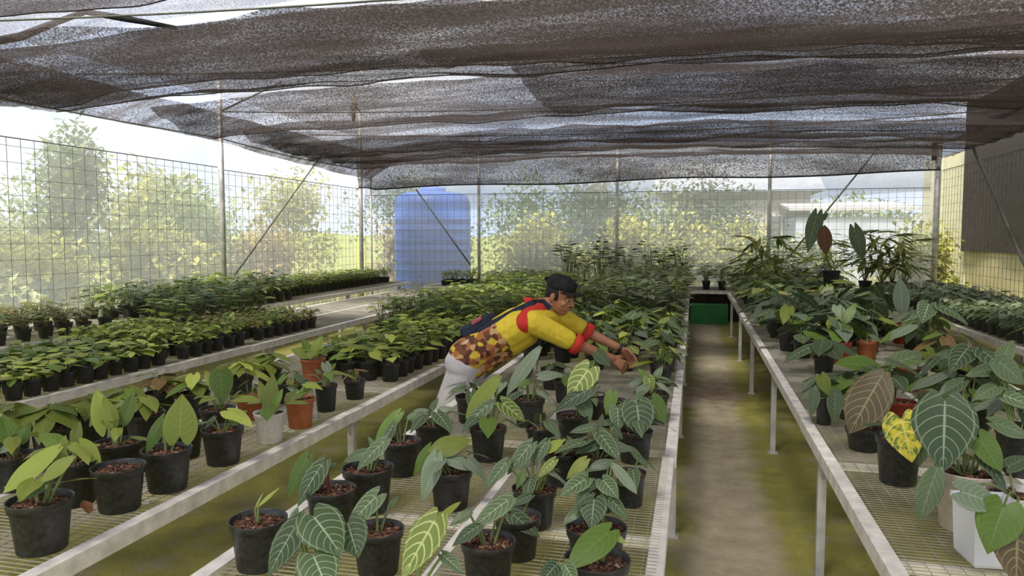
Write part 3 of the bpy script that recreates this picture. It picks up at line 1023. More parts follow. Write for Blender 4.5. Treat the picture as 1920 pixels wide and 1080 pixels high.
potted(845, 880, 84, 'black pot with a big olive leaf held sideways and grey leaves hanging down', [(806, 848, 882, 818, .56, 'olive', -.02, 0, 'lance'), (806, 838, 770, 890, .42, 'green', 0, -.04, 'arrow'), (818, 856, 791, 942, .44, 'grey', -.06, -.1, 'arrow'), (838, 860, 902, 880, .38, 'grey', -.03, -.05, 'arrow')], xlim=CL)
potted(915, 800, 72, 'black pot with a tall folded lime leaf and a round yellow-green leaf', [(936, 706, 866, 782, .30, 'lime', .02, 0, 'lance'), (916, 758, 858, 806, .40, 'velvet', -.02, -.06, 'arrow'), (942, 756, 986, 790, .62, 'limevein', -.02, -.05), (900, 765, 880, 735, .35, 'green', .03, .05)], xlim=CL)
potted(708, 990, 100, 'black pot with a shiny white-veined leaf over its rim beside the round velvet leaves', [(706, 930, 648, 986, .62, 'velvet', 0, -.04), (730, 950, 748, 925, .4, 'dark', .05, .08)], xlim=CL)
potted(600, 1112, 112, 'velvet plant with four round white-veined heart leaves at the bottom edge', [(588, 968, 642, 1036, .95, 'velvet', 0, -.06), (556, 985, 494, 1078, .55, 'velvet', -.02, -.08), (652, 980, 672, 1046, .95, 'velvet', .03, -.02), (588, 1042, 618, 1110, 1.0, 'velvet', -.06, -.12), (560, 962, 540, 1000, .7, 'velvet', .04, .02)], xlim=CL)
potted(915, 1012, 106, 'black pot of bark with silvery-veined leaves leaning left', [(955, 936, 882, 986, .46, 'velvet', 0, -.04, 'arrow'), (898, 985, 844, 1018, .45, 'velvet', -.03, -.06, 'arrow'), (880, 962, 842, 985, .5, 'dark', .02, 0), (930, 975, 912, 945, .4, 'velvet', .04, .05)], xlim=CL)
potted(745, 1135, 110, 'plant with one large bright yellow-veined leaf at the bottom edge', [(818, 972, 750, 1082, .55, 'limevein', -.02, -.10, 'arrow'), (812, 985, 862, 932, .22, 'lime', .02, .06, 'lance'), (830, 1040, 870, 1075, .5, 'velvet', -.03, -.06)], xlim=CL)
potted(970, 966, 92, 'black pot with a drooping grey-green leaf over the front rim', [(960, 964, 1014, 1004, .62, 'velvet', -.04, -.08), (996, 928, 955, 944, .45, 'velvet', 0, -.02)], xlim=CL)
potted(1002, 914, 86, 'black pot with many silver-veined leaves fanned to one side', [(996, 832, 948, 888, .46, 'velvet', 0, -.04, 'arrow'), (1024, 828, 996, 872, .5, 'velvet', .02, -.02), (950, 866, 908, 918, .42, 'velvet', -.03, -.07, 'arrow'), (1022, 845, 1060, 820, .5, 'lime', .02, .04), (1040, 862, 1006, 892, .45, 'limevein', -.03, -.06), (982, 884, 968, 918, .5, 'green', -.05, -.08)], xlim=CL)
potted(1118, 852, 76, 'black pot with pale narrow leaves spreading like a star', [(1112, 800, 1066, 808, .42, 'velvet', 0, 0), (1150, 800, 1170, 822, .6, 'velvet', .02, 0), (1122, 830, 1078, 850, .45, 'velvet', -.03, -.05), (1142, 834, 1190, 842, .5, 'grey', -.02, -.04), (1178, 836, 1216, 872, .3, 'dark', 0, -.04, 'lance'), (1125, 800, 1130, 775, .5, 'dark', .04, .05)], xlim=CL)
potted(1190, 806, 70, 'black pot with a broad round white-veined leaf facing forward by the path rail', [(1194, 758, 1202, 818, 1.1, 'velvet', -.02, -.08), (1158, 764, 1160, 806, .8, 'velvet', 0, -.05), (1222, 750, 1248, 794, .8, 'green', .02, -.02), (1148, 738, 1136, 778, .6, 'green', .03, .0), (1195, 745, 1210, 728, .6, 'dark', .06, .08)], xlim=CL)
potted(1118, 986, 116, 'dense velvet plant with layered white-veined leaves near the bottom of the bench', [(1114, 936, 1108, 988, .95, 'velvet', -.04, -.1), (1142, 932, 1180, 970, .62, 'velvet', -.02, -.06), (1098, 898, 1048, 930, .58, 'velvet', 0, -.04), (1130, 900, 1160, 932, .8, 'velvet', 0, -.05), (1142, 866, 1102, 872, .5, 'grey', .05, .03), (1148, 870, 1196, 926, .32, 'grey', .03, -.01, 'lance'), (1098, 862, 1060, 896, .5, 'olive', .04, .02), (1088, 955, 1054, 978, .5, 'dark', -.02, -.05), (1105, 925, 1075, 950, .6, 'velvet', -.02, -.06)], xlim=CL)
potted(1120, 1046, 126, 'black pot with one large plain green leaf across it at the bottom edge', [(1142, 996, 1060, 1062, .55, 'green', 0, -.08, 'arrow'), (1148, 1002, 1176, 1016, .6, 'limevein', 0, -.01)], xlim=CL)
potted(1183, 884, 58, 'plain black pot tucked behind the dense velvet plant by the path rail', (), tall=1.1, rnd=(3, .12, V, .5, .08, .08), xlim=CL)
potted(1050, 1120, 110, 'small silver-veined leaves just rising over the bottom edge', [(1042, 1060, 1012, 1092, .8, 'velvet', 0, -.04), (1058, 1058, 1082, 1094, .8, 'velvet', 0, -.04)], xlim=CL)
potted(1225, 736, 66, 'grey pot with short leaves right under the worker\'s hands', [(1202, 712, 1176, 722, .5, 'grey', 0, -.02), (1216, 708, 1222, 736, .8, 'limevein', -.03, -.06), (1235, 710, 1262, 716, .45, 'dark', 0, 0), (1210, 705, 1196, 690, .6, 'green', .03, .04), (1230, 705, 1242, 684, .6, 'dark', .03, .04)], mat='grey', xlim=CL)
potted(992, 746, 62, 'grey pot with a very long pale upright leaf leaning over it', [(1012, 652, 944, 738, .26, 'grey', .02, -.03, 'lance'), (1012, 705, 1058, 696, .5, 'grey', -.02, -.02), (990, 715, 970, 725, .6, 'green', -.02, -.04), (985, 710, 1000, 680, .5, 'dark', .03, .04)], mat='grey', xlim=CL)
potted(1075, 776, 66, 'black pot with a bright yellow-veined leaf below the worker\'s forearm', [(1104, 692, 1062, 748, .75, 'limevein', 0, -.05), (1112, 726, 1034, 762, .4, 'velvet', -.04, -.08, 'arrow'), (1090, 750, 1108, 790, .75, 'dark', -.02, -.06), (1120, 662, 1146, 686, .8, 'dark', .05, .03), (1100, 690, 1126, 670, .6, 'green', .05, .06)], xlim=CL, extra=0)
potted(1052, 846, 72, 'dark pot shaded between the star-leaved and fanned-leaved plants', (), rnd=(5, .12, V, .55, .08, .09), xlim=CL)
potted(882, 742, 58, 'black pot with narrow silvery leaves beside the worker\'s trousers', (), rnd=(6, .14, V, .45, .08, .10), xlim=CL)
potted(1015, 800, 60, 'plain dark pot beside the round yellow-green leaf', (), rnd=(4, .12, V, .5, .08, .08), xlim=CL)

for px, py, w, lb in ((1062, 712, 50, 'low dark pot right beneath the worker\'s near forearm'), (1108, 738, 54, 'low dark pot between the yellow-veined leaf and the hands'), (1150, 750, 58, 'low dark pot below the worker\'s fingers'), (1036, 690, 46, 'low dark pot under the worker\'s chest'), (948, 722, 50, 'dark pot under the worker\'s patterned shirt hem'), (1130, 905, 60, 'dark pot hidden under the layered velvet leaves')):
    potted(px, py, w, lb, (), rnd=(6 if px < 1100 else 4, .10, V + ['green'], .6, .07, .05 if px < 1100 else .02, 'heart', .3), xlim=CL)
# -- bench beyond the path
BIG = ['dark', 'dark', 'velvet', 'green']
potted(1686, 818, 84, 'dark blue-black pot with a yellow blotched leaf hanging over it', [(1690, 786, 1712, 866, .92, 'yellow', -.10, -.16), (1720, 800, 1725, 870, .9, 'dark', -.08, -.14)], tall=1.05, xlim=RL, stalk='red')
potted(1622, 800, 72, 'black pot under a large bronze-backed leaf', [(1658, 698, 1590, 806, .62, 'bronze', -.08, -.14, 'lance'), (1640, 725, 1670, 690, .5, 'dark', .02, .05)], tall=.6, xlim=RL)
potted(1546, 738, 34, 'narrow tall black pot with a yellowing green leaf by the path rail', [(1540, 706, 1556, 742, .7, 'olive', -.03, -.06), (1530, 712, 1502, 745, .5, 'dark', 0, -.03), (1566, 735, 1564, 796, .5, 'dark', -.05, -.08), (1528, 735, 1520, 780, .5, 'dark', -.03, -.06)], tall=1.7, xlim=RL)
potted(1815, 880, 118, 'beige pot under a huge dark leaf with a pale fishbone vein pattern', [(1772, 752, 1768, 882, .86, 'velvet', -.04, -.12, 'arrow'), (1760, 872, 1722, 968, .42, 'dark', -.08, -.14, 'lance'), (1836, 822, 1880, 886, .65, 'green', -.06, -.12), (1862, 792, 1945, 818, .5, 'dark', 0, -.02), (1800, 760, 1820, 810, .8, 'green', .03, -.01), (1805, 715, 1755, 745, .5, 'dark', .05, .04)], mat='beige', tall=.95, xlim=RL)
potted(1908, 922, 110, 'white-potted plant with broad grey-green leaves at the picture corner', [(1802, 922, 1888, 948, .85, 'grey', -.24, -.28), (1882, 950, 1850, 1030, .9, 'green', -.30, -.34), (1908, 975, 1905, 1100, .75, 'bronze', -.32, -.36), (1890, 875, 1935, 850, .6, 'dark', .04, .06)], mat='white', tall=.95, xlim=RL)
potted(1915, 800, 90, 'large radiating dark leaf plant at the picture edge beyond the beige pot', [(1872, 678, 1930, 720, .8, 'dark', 0, -.02), (1868, 724, 1826, 742, .6, 'dark', 0, -.03), (1880, 740, 1945, 765, .6, 'velvet', 0, -.03), (1866, 690, 1812, 700, .55, 'dark', .04, .04), (1880, 670, 1900, 630, .6, 'dark', .05, .08)], tall=1.0, xlim=RL)
potted(1572, 640, 48, 'terracotta pot closest to the path rail with a thin upright stalk', [(1585, 600, 1605, 565, .5, 'green', 0, .02), (1570, 612, 1555, 590, .5, 'dark', 0, 0), (1580, 610, 1600, 618, .5, 'green', -.04, -.06)], mat='red', tall=.85, xlim=RL)
potted(1626, 640, 40, 'bright orange-red pot between two other clay pots', (), mat='terracotta', tall=.85, rnd=(3, .14, BIG, .6, .08, .1), xlim=RL)
potted(1692, 606, 38, 'slim terracotta pot with one tall blue-green upright leaf', [(1692, 590, 1688, 520, .42, 'grey', 0, .02, 'lance'), (1698, 592, 1712, 570, .5, 'dark', 0, .02)], mat='red', tall=1.0, xlim=RL)
potted(1704, 688, 48, 'deep red pot half hidden among broad leaves', [(1720, 690, 1694, 730, .75, 'grey', -.05, -.09), (1740, 660, 1790, 690, .6, 'olive', 0, -.02), (1650, 688, 1568, 678, .5, 'green', -.02, -.03, 'lance'), (1660, 690, 1740, 652, .5, 'dark', .02, .04, 'lance')], mat='red', tall=.9, xlim=RL)
potted(1690, 752, 54, 'red square-looking pot above the yellow blotched leaf', [(1730, 745, 1745, 780, .6, 'dark', .02, 0), (1640, 690, 1590, 712, .45, 'dark', 0, -.02)], mat='red', tall=.55, xlim=RL)
potted(1765, 660, 44, 'plant with yellowish-red young leaves near the far bench rail', (), rnd=(8, .16, ['olive', 'rust', 'green'], .6, .1, .16), xlim=RL)
for i, (px, py, w, lb) in enumerate(((1820, 760, 80, 'broad dark-leaved pot behind the fishbone-veined leaf'), (1790, 690, 66, 'broad dark-leaved pot beside the deep red pot'), (1600, 735, 60, 'broad dark-leaved pot behind the bronze leaf'), (1655, 715, 56, 'broad dark-leaved pot between the deep red and bronze-leaved pots'), (1545, 668, 40, 'broad dark-leaved pot at the path rail below the first terracotta pot'), (1505, 640, 36, 'dark-leaved pot leaning over the path rail'), (1855, 700, 70, 'broad dark-leaved pot near the far rail at the picture edge'), (1480, 615, 34, 'low dark-leaved pot farther along the path rail'))):
    potted(px, py, w, lb, (), rnd=(7, .22, BIG, .75, .12, .16, 'heart', .35), xlim=RL)

# white plastic box at the corner
bxp = at_z(1850, 1052, BZ)
m = MB()
m.lathe([(0.0, 0.0), (0.088, 0.0), (0.095, 0.01), (0.105, 0.17), (0.112, 0.175), (0.112, 0.19), (0.10, 0.19), (0.09, 0.03), (0, 0.03)], 4)
o = m.obj('white_container', 'white_plastic', None, False)
o.location = (min(bxp.x, R1X1 - 0.15), bxp.y, BZ + 0.003)
o.rotation_euler = (0, 0, 0.9)
tag(o, 'white square plastic container at the bottom corner of the picture', 'container')

# tall hanging-leaf plant standing on an upturned crate
tp = at_d(1559, 512, 9.0)
cr = empty('plant_stand', (tp.x, tp.y, BZ + 0.003))
m = MB()
hz = tp.z - 0.19 - BZ - 0.003
for sx in (-1, 1):
    for sy in (-1, 1):
        m.box(sx * 0.10 - 0.012, sx * 0.10 + 0.012, sy * 0.10 - 0.012, sy * 0.10 + 0.012, 0, hz - 0.02)
m.obj('stand_frame', 'pot_black', cr, False)
m = MB()
m.box(-0.125, 0.125, -0.125, 0.125, hz - 0.02, hz)
m.obj('stand_top', 'pot_black', cr, False)
tag(cr, 'black stand lifting the tall hanging-leaf plant above its neighbours', 'stand')
potted(1559, 507, 33, 'tall plant with hanging leaves, one brown, in a square black pot near the back', [(1532, 402, 1513, 472, .42, 'dark', 0, -.02, 'arrow'), (1540, 415, 1552, 395, .4, 'dark', 0, .03, 'lance'), (1544, 424, 1549, 478, .5, 'brown', -.05, -.06, 'lance'), (1602, 428, 1622, 492, .42, 'dark', 0, -.02, 'arrow'), (1606, 442, 1640, 424, .22, 'dark', .02, .04, 'lance'), (1535, 412, 1548, 410, .5, 'green', .02, .04)], tall=.9, z0=BZ + 0.004 + hz)
p2 = at_d(1586, 528, 8.9)
potted(1586, 530, 26, 'small white pot beside the square black pot of the tall plant', (), mat='white', tall=.9, rnd=(4, .10, BIG, .6, .06, .08), xlim=RL)

# ---------------------------------------------------------------- blocks of alike pots


def proto(seed, dia, tall, n, L, mats, wr, reach, high, shape='heart', droop=0.4, up=0.0, parts=True, fol='seedling_green', pot='black', lod=1):
    """list of (name, mesh, matrix) for one pot with its plant, base at the origin"""
    rg = random.Random(seed)
    out = [('pot', pot_mesh(pot, tall, 12), Matrix.Scale(dia, 4)),
           ('bark_mix', SOIL_FAR, Matrix.Scale(dia, 4) @ Matrix.Translation((0, 0, tall - 0.1)))]
    sz = dia * tall - 0.09 * dia
    off = rg.uniform(0, 6.28)
    allm = MB()
    for i in range(n):
        a = off + i * 2.4 + rg.uniform(-0.35, 0.35)
        k = 0.3 + 0.7 * rg.random()
        o = Vector((math.cos(a), math.sin(a), 0))
        base = o * reach * k + Vector((0, 0, sz + high * (1.2 - 0.75 * k) * rg.uniform(0.6, 1.2)))
        pitch = -droop * rg.uniform(0.2, 1.5) + up
        d = o * math.cos(pitch) + Vector((0, 0, math.sin(pitch)))
        nrm = Vector((0, 0, 1)) * math.cos(pitch) - o * math.sin(pitch) + Vector((rg.uniform(-.35, .35), rg.uniform(-.35, .35), 0))
        M = leaf_matrix(base, base + d * L * rg.uniform(0.65, 1.2), nrm)
        nv, nu = ((12, 8), (6, 4), (4, 2))[lod]
        vs, fs, uv = blade_geo(shape, wr * rg.uniform(0.85, 1.15), nv, nu, 0.2, rg.uniform(0, .25), 0.015, i)
        vs = [tuple(M @ Vector(v)) for v in vs]
        m = allm if not parts else MB()
        m.add(vs, fs, 0, uv)
        m.tube(stalk_pts((0.006 * math.cos(a), 0.006 * math.sin(a), sz), base, 0.3, 3), 0.0022, 3, 1, False)
        if parts:
            out.append(('leaf', m.mesh('leaf', ['leaf_' + rg.choice(mats), 'stalk_green']), Matrix.Identity(4)))
    if not parts:
        out.append(('foliage', allm.mesh('foliage', [fol, 'stalk_green']), Matrix.Identity(4)))
    return out


ORD = ['first', 'second', 'third', 'fourth', 'fifth', 'sixth', 'seventh', 'eighth', 'ninth', 'tenth', 'eleventh', 'twelfth', 'thirteenth', 'fourteenth', 'fifteenth', 'sixteenth', 'seventeenth', 'eighteenth', 'nineteenth', 'twentieth',
       'twenty-first', 'twenty-second', 'twenty-third', 'twenty-fourth', 'twenty-fifth', 'twenty-sixth', 'twenty-seventh', 'twenty-eighth', 'twenty-ninth', 'thirtieth', 'thirty-first', 'thirty-second', 'thirty-third', 'thirty-fourth', 'thirty-fifth', 'thirty-sixth', 'thirty-seventh', 'thirty-eighth', 'thirty-ninth', 'fortieth']


def in_view(x, y, z, pad=30):
    v = ROT.transposed() @ (Vector((x, y, z)) - CAM)
    if v.z > -0.3:
        return False
    px, py = 960 - F * v.x / v.z, 540 + F * v.y / v.z
    return -pad < px < 1920 + pad and py < 1080 + 160


def place(protos, name, label, group, spots, rg, sc=(0.9, 1.1), rail='the path', z=BZ + 0.003):
    """label: what it looks like; its place in the block is counted from the camera along its row"""
    count = {}
    for x, y, col in spots:
        if not in_view(x, y, z + 0.15) or any(math.hypot(x - a, y - c) < r_ + 0.085 for a, c, r_ in TAKEN):
            continue
        k = count[col] = count.get(col, -1) + 1
        where = ORD[k] + ' from camera, ' + ORD[col] + ' row from ' + rail
        r = empty(name, (x, y, z), rg.uniform(0, 6.28), rg.uniform(*sc))
        tag(r, label + ', ' + where, 'potted plant', group)
        for nm, me, M in rg.choice(protos):
            link(nm, me, r, M)


rg = random.Random(21)


def grid(x0, x1, nx, y0, y1, dy, jx=0.012, jy=0.015, skip=0.0, cond=None):
    out = []
    y = y0
    while y <= y1:
        for i in range(nx):
            x = x0 + (x1 - x0) * i / max(1, nx - 1)
            xx, yy = x + rg.uniform(-jx, jx), y + rg.uniform(-jy, jy)
            if rg.random() < skip or (cond and not cond(xx, yy)):
                continue
            out.append((xx, yy, i))
        y += dy
    return out


SEED_A = [proto(100 + i, .128, .86, 8, .10, ['bright', 'bright', 'lime', 'green'], .8, .055, .09, 'heart', .25, .15) for i in range(5)]
SEED_B = [proto(120 + i, .128, .86, 18, .075, [], .6, .07, .13, 'arrow', .3, .15, False, 'seedling_green', 'black', 2) for i in range(4)]
SEED_C = [proto(140 + i, .125, .86, 18, .07, [], .6, .07, .13, 'arrow', .3, .15, False, f, 'black', 2) for i, f in enumerate(('seedling_mixed', 'seedling_rust', 'seedling_green', 'seedling_mixed'))]
place(SEED_A, 'potted_seedling', 'bright green seedling pot', 'seedlings in the dense near block', grid(-4.03, -4.99, 7, 3.35, 5.05, .142), rg, rail='bench edge')
place(SEED_B, 'potted_seedling', 'seedling pot ending the dense block', 'seedlings at the end of the dense block', grid(-4.03, -5.15, 7, 5.2, 6.0, .155), rg, rail='bench edge')
place(SEED_C, 'potted_seedling', 'yellowing seedling pot', 'yellowing seedlings in the little group', grid(-4.05, -4.75, 5, 6.35, 7.35, .16), rg, rail='bench edge')
TALLD = [proto(160 + i, .15, .85, 20, .12, [], .55, .10, .28, 'arrow', .2, .3, False, f, 'black', 2) for i, f in enumerate(('seedling_dark', 'seedling_green', 'seedling_dark'))]
place(TALLD, 'potted_seedling', 'taller dark leafy pot', 'taller dark pots on the seedling bench', grid(-4.85, -5.2, 3, 5.7, 8.0, .22, cond=lambda x, y: y > 6.2 and x < -4.9), rg, rail='yellowing seedlings')
# bench along the fence
FEN_A = [proto(170 + i, .16, .8, 22, .15, [], .5, .14, .30, 'arrow', .4, .35, False, f, 'black', 2) for i, f in enumerate(('seedling_dark', 'seedling_grey', 'seedling_green', 'seedling_mixed'))]
FEN_R = [proto(180 + i, .15, .8, 20, .11, [], .5, .11, .18, 'arrow', .3, .3, False, f, 'black', 2) for i, f in enumerate(('seedling_rust', 'seedling_mixed'))]
FEN_B = [proto(190 + i, .13, .86, 16, .10, [], .55, .08, .20, 'arrow', .3, .35, False, f, 'black', 2) for i, f in enumerate(('seedling_green', 'seedling_mixed', 'seedling_green'))]
place(FEN_R, 'fence_bench_plant', 'reddish bushy pot by the fence', 'reddish pots on the fence bench', grid(-6.15, -7.0, 4, 5.2, 6.7, .25), rg, rail='bench edge')
place(FEN_A, 'fence_bench_plant', 'tall leafy dark pot by the fence', 'tall leafy pots on the fence bench', grid(-6.15, -7.05, 4, 7.5, 10.6, .27), rg, rail='bench edge')
place(FEN_B, 'fence_bench_plant', 'small leafy pot near the corner post', 'small pots in the row towards the corner post', grid(-6.45, -7.05, 4, 10.75, 15.0, .17), rg, rail='bench edge')
# young plants on the bench with clay pots
YNG_A = [proto(200 + i, .135, .9, 8, .11, ['green', 'bright', 'lime', 'bright', 'olive'], .6, .065, .14, 'heart', .3, .2) for i in range(5)]
YNG_B = [proto(220 + i, .135, .9, 20, .10, [], .55, .10, .25, 'arrow', .3, .25, False, f, 'black', 2) for i, f in enumerate(('seedling_green', 'seedling_mixed', 'seedling_dark', 'seedling_green'))]
place(YNG_A, 'potted_young_plant', 'young leafy pot behind the clay pots', 'young plants in the near rows', grid(-2.02, -2.66, 5, 4.75, 6.9, .165), rg, rail='aisle rail')
place(YNG_B, 'potted_young_plant', 'young leafy pot behind the worker', 'young plants in the far rows', grid(-2.02, -3.1, 7, 7.05, 13.3, .24), rg, rail='aisle rail')
# central bench beyond the hand-placed pots
VEL_A = [proto(240 + i, .165, .85, 10, .145, ['velvet', 'grey', 'grey', 'dark', 'limevein', 'green', 'olive', 'bright'], .58, .11, .19, 'heart', .5, .15) for i in range(6)]
VEL_B = [proto(260 + i, .165, .85, 22, .14, [], .5, .13, .36, 'arrow', .4, .35, False, f, 'black', 2) for i, f in enumerate(('seedling_grey', 'seedling_dark', 'seedling_grey', 'seedling_mixed'))]


def free_of_worker(x, y):
    return not (4.3 < y < 5.75 and x < -0.72) and not (y < 5.45 and x < -0.33)


place(VEL_A, 'potted_velvet_plant', 'velvet-leaved pot beyond the worker', 'velvet plants just beyond the worker', grid(-0.22, -1.25, 5, 5.05, 8.0, .25, .03, .03, 0, free_of_worker), rg)
place(VEL_B, 'potted_velvet_plant', 'greyish-leaved pot at the far central bench', 'greyish plants towards the far end of the central bench', grid(-0.22, -1.26, 5, 8.2, 13.4, .27, .03, .03), rg)
TALL = [proto(280 + i, .15, .9, 32, .16, [], .45, .20, .66, 'arrow', .3, .45, False, f, 'black', 2) for i, f in enumerate(('seedling_dark', 'seedling_green', 'seedling_mixed'))]
place(TALL, 'potted_tall_plant', 'tall thin-stemmed pot at the back', 'tall thin-stemmed pots at the back', grid(-0.25, -2.4, 8, 14.15, 15.0, .4, .06, .05, .1), rg, (0.8, 1.25), rail='path end')
place(FEN_B, 'cross_bench_plant', 'small leafy cross-bench pot', 'small pots on the cross bench', grid(-4.9, -2.6, 12, 14.2, 14.9, .3, .03, .03, .1), rg, rail='blue tank')
place(VEL_B, 'cross_bench_plant', 'leafy cross-bench pot beyond the path', 'leafy pots beyond the end of the path', grid(0.2, 2.3, 8, 14.25, 14.9, .32, .03, .03, .1), rg, rail='path end')
# bench beyond the path: large plants further back
BIGP = [proto(300 + i, .19, .85, 10, .22, ['dark', 'grey', 'velvet', 'green', 'grey', 'olive'], .6, .17, .30, 'heart', .5, .15) for i in range(5)]
BIGF = [proto(320 + i, .19, .85, 20, .21, [], .5, .20, .26, 'heart', .5, .2, False, f, 'black', 2) for i, f in enumerate(('seedling_dark', 'seedling_grey', 'seedling_mixed'))]
place(BIGP, 'potted_large_leaf_plant', 'large dark-leaved pot across the path', 'large-leaved pots in the middle stretch', grid(0.80, 1.85, 4, 6.5, 8.5, .38, .05, .05), rg)
place(BIGP, 'potted_large_leaf_plant', 'broad-leaved pot near the clay pots', 'broad-leaved pots near the clay pots', grid(1.45, 1.85, 2, 3.7, 4.9, .38, .04, .04), rg, (0.75, 0.95))
place(BIGF, 'potted_large_leaf_plant', 'bushy dark-leaved pot far across the path', 'bushy pots at the far stretch', grid(0.78, 1.90, 4, 8.9, 13.3, .40, .05, .05), rg)
PALM = [proto(340 + i, .2, .85, 46, .42, [], .16, .30, .72, 'lance', .7, .55, False, f, 'black', 2) for i, f in enumerate(('seedling_dark', 'seedling_mixed', 'seedling_green'))]
place(PALM, 'potted_feathery_plant', 'tall feathery plant', 'tall feathery plants near the back fence', [(1.05, 12.7, 0), (1.34, 13.1, 1), (0.95, 13.3, 0), (2.3, 14.6, 2), (2.95, 14.35, 3), (3.15, 14.05, 4), (3.4, 14.4, 5), (3.42, 13.75, 6)], rg, (0.9, 1.2), rail='path end')
# bench under the dark screen
SCR = [proto(360 + i, .125, .95, 16, .12, [], .45, .07, .14, 'arrow', .5, .15, False, f, 'grey', 2) for i, f in enumerate(('seedling_grey', 'seedling_grey', 'seedling_dark'))]
place(SCR, 'potted_grey_plant', 'small grey-green pot under the dark screen', 'grey-green pots beneath the dark screen', grid(2.96, 4.05, 7, 7.4, 13.5, .21), rg, rail='bench rail')

# dry leaf fallen on the wire, wooden-looking label sticks
m = MB()
vs, fs, uv = blade_geo('lance', .6, 6, 4, -.3, .5, .06)
m.add([tuple(Vector(v) * .075) for v in vs], fs, 0, uv)
o = m.obj('dry_leaf', 'leaf_brown')
o.location = at_z(168, 962, BZ + 0.012)
o.rotation_euler = (0.1, 0.2, 1.1)
tag(o, 'curled dry brown leaf lying on the wire between black pots', 'leaf')

# ---------------------------------------------------------------- worker
PD = 5.05


def J(px, py, dd=0.0):
    return at_d(px, py, PD + dd)


def capsule(bm_, p, q, r0, r1, n=12):
    p, q = Vector(p), Vector(q)
    d = q - p
    L = d.length
    if L < 1e-6:
        d, L = Vector((0, 0, 1)), 1e-6
    d = d / L
    a = d.orthogonal().normalized()
    b_ = d.cross(a)
    prof = []
    for k in range(0, 7):
        t = -math.pi / 2 + math.pi / 2 * k / 6
        prof.append((r0 * math.cos(t), r0 * math.sin(t)))
    for k in range(0, 7):
        t = math.pi / 2 * k / 6
        prof.append((r1 * math.cos(t), L + r1 * math.sin(t)))
    prof[0] = (r0 * 0.02, prof[0][1])
    prof[-1] = (r1 * 0.02, prof[-1][1])
    vs, fs = [], []
    for r, h in prof:
        for k in range(n):
            t = 2 * math.pi * k / n
            vs.append(tuple(p + d * h + (a * math.cos(t) + b_ * math.sin(t)) * r))
    for i in range(len(prof) - 1):
        for k in range(n):
            fs.append((i * n + k, i * n + (k + 1) % n, (i + 1) * n + (k + 1) % n, (i + 1) * n + k))
    fs.append(tuple(range(n))[::-1])
    fs.append(tuple((len(prof) - 1) * n + k for k in range(n)))
    bm_.add(vs, fs)


def ellipsoid(bm_, M, n=16):
    vs, fs = [], []
    for i in range(n // 2 + 1):
        t = math.pi * i / (n // 2)
        for k in range(n):
            a = 2 * math.pi * k / n
            s = max(math.sin(t), 0.01)
            vs.append(tuple(M @ Vector((s * math.cos(a), s * math.sin(a), math.cos(t)))))
    for i in range(n // 2):
        for k in range(n):
            fs.append((i * n + k, (i + 1) * n + k, (i + 1) * n + (k + 1) % n, i * n + (k + 1) % n))
    fs.append(tuple(range(n)))
    fs.append(tuple((n // 2) * n + k for k in range(n))[::-1])
    bm_.add(vs, fs)


def fused(mb, name, mat, voxel, parent, smooth_it=4):
    """one continuous skin over the overlapping volumes"""
    tmp = mb.obj('tmp', mat)
    mod = tmp.modifiers.new('r', 'REMESH')
    mod.mode = 'VOXEL'
    mod.voxel_size = voxel
    mod.use_smooth_shade = True
    sm = tmp.modifiers.new('s', 'SMOOTH')
    sm.factor = 0.5
    sm.iterations = smooth_it
    dg = bpy.context.evaluated_depsgraph_get()
    me = bpy.data.meshes.new_from_object(tmp.evaluated_get(dg))
    old = tmp.data
    bpy.data.objects.remove(tmp)
    bpy.data.meshes.remove(old)
    me.name = name
    me.polygons.foreach_set('use_smooth', [True] * len(me.polygons))
    return link(name, me, parent)


simple('skin', (0.36, 0.155, 0.085), 0.5, 0, 0.12, 14, 0.4)
simple('hair', (0.012, 0.010, 0.010), 0.7, 0, 0.3, 60)
simple('cap_black', (0.016, 0.016, 0.018), 0.8, 0, 0.4, 30, 0.2, 0.1)
simple('shirt_red', (0.60, 0.045, 0.03), 0.75, 0, 0.15, 18, 0.2, 0.1)
simple('trousers', (0.55, 0.52, 0.54), 0.8, 0, 0.12, 10, 0.2, 0.2)
simple('bag_navy', (0.020, 0.026, 0.050), 0.7, 0, 0.35, 25, 0.3, 0.1)
simple('bag_pink', (0.42, 0.10, 0.12), 0.7, 0, 0.2, 25)
simple('eye_white', (0.75, 0.72, 0.68), 0.3, 0, 0.05, 5)
simple('eye_dark', (0.02, 0.012, 0.01), 0.2, 0, 0.1, 5)
simple('lip', (0.25, 0.075, 0.06), 0.5, 0, 0.1, 10)
simple('band', (0.03, 0.025, 0.03), 0.4, 0, 0.3, 10)
simple('shoe', (0.05, 0.05, 0.05), 0.6, 0, 0.3, 10)

hip = J(884, 664)
chest = J(978, 607)
neck = J(1018, 578)
TA = (chest - hip).normalized()            # torso axis


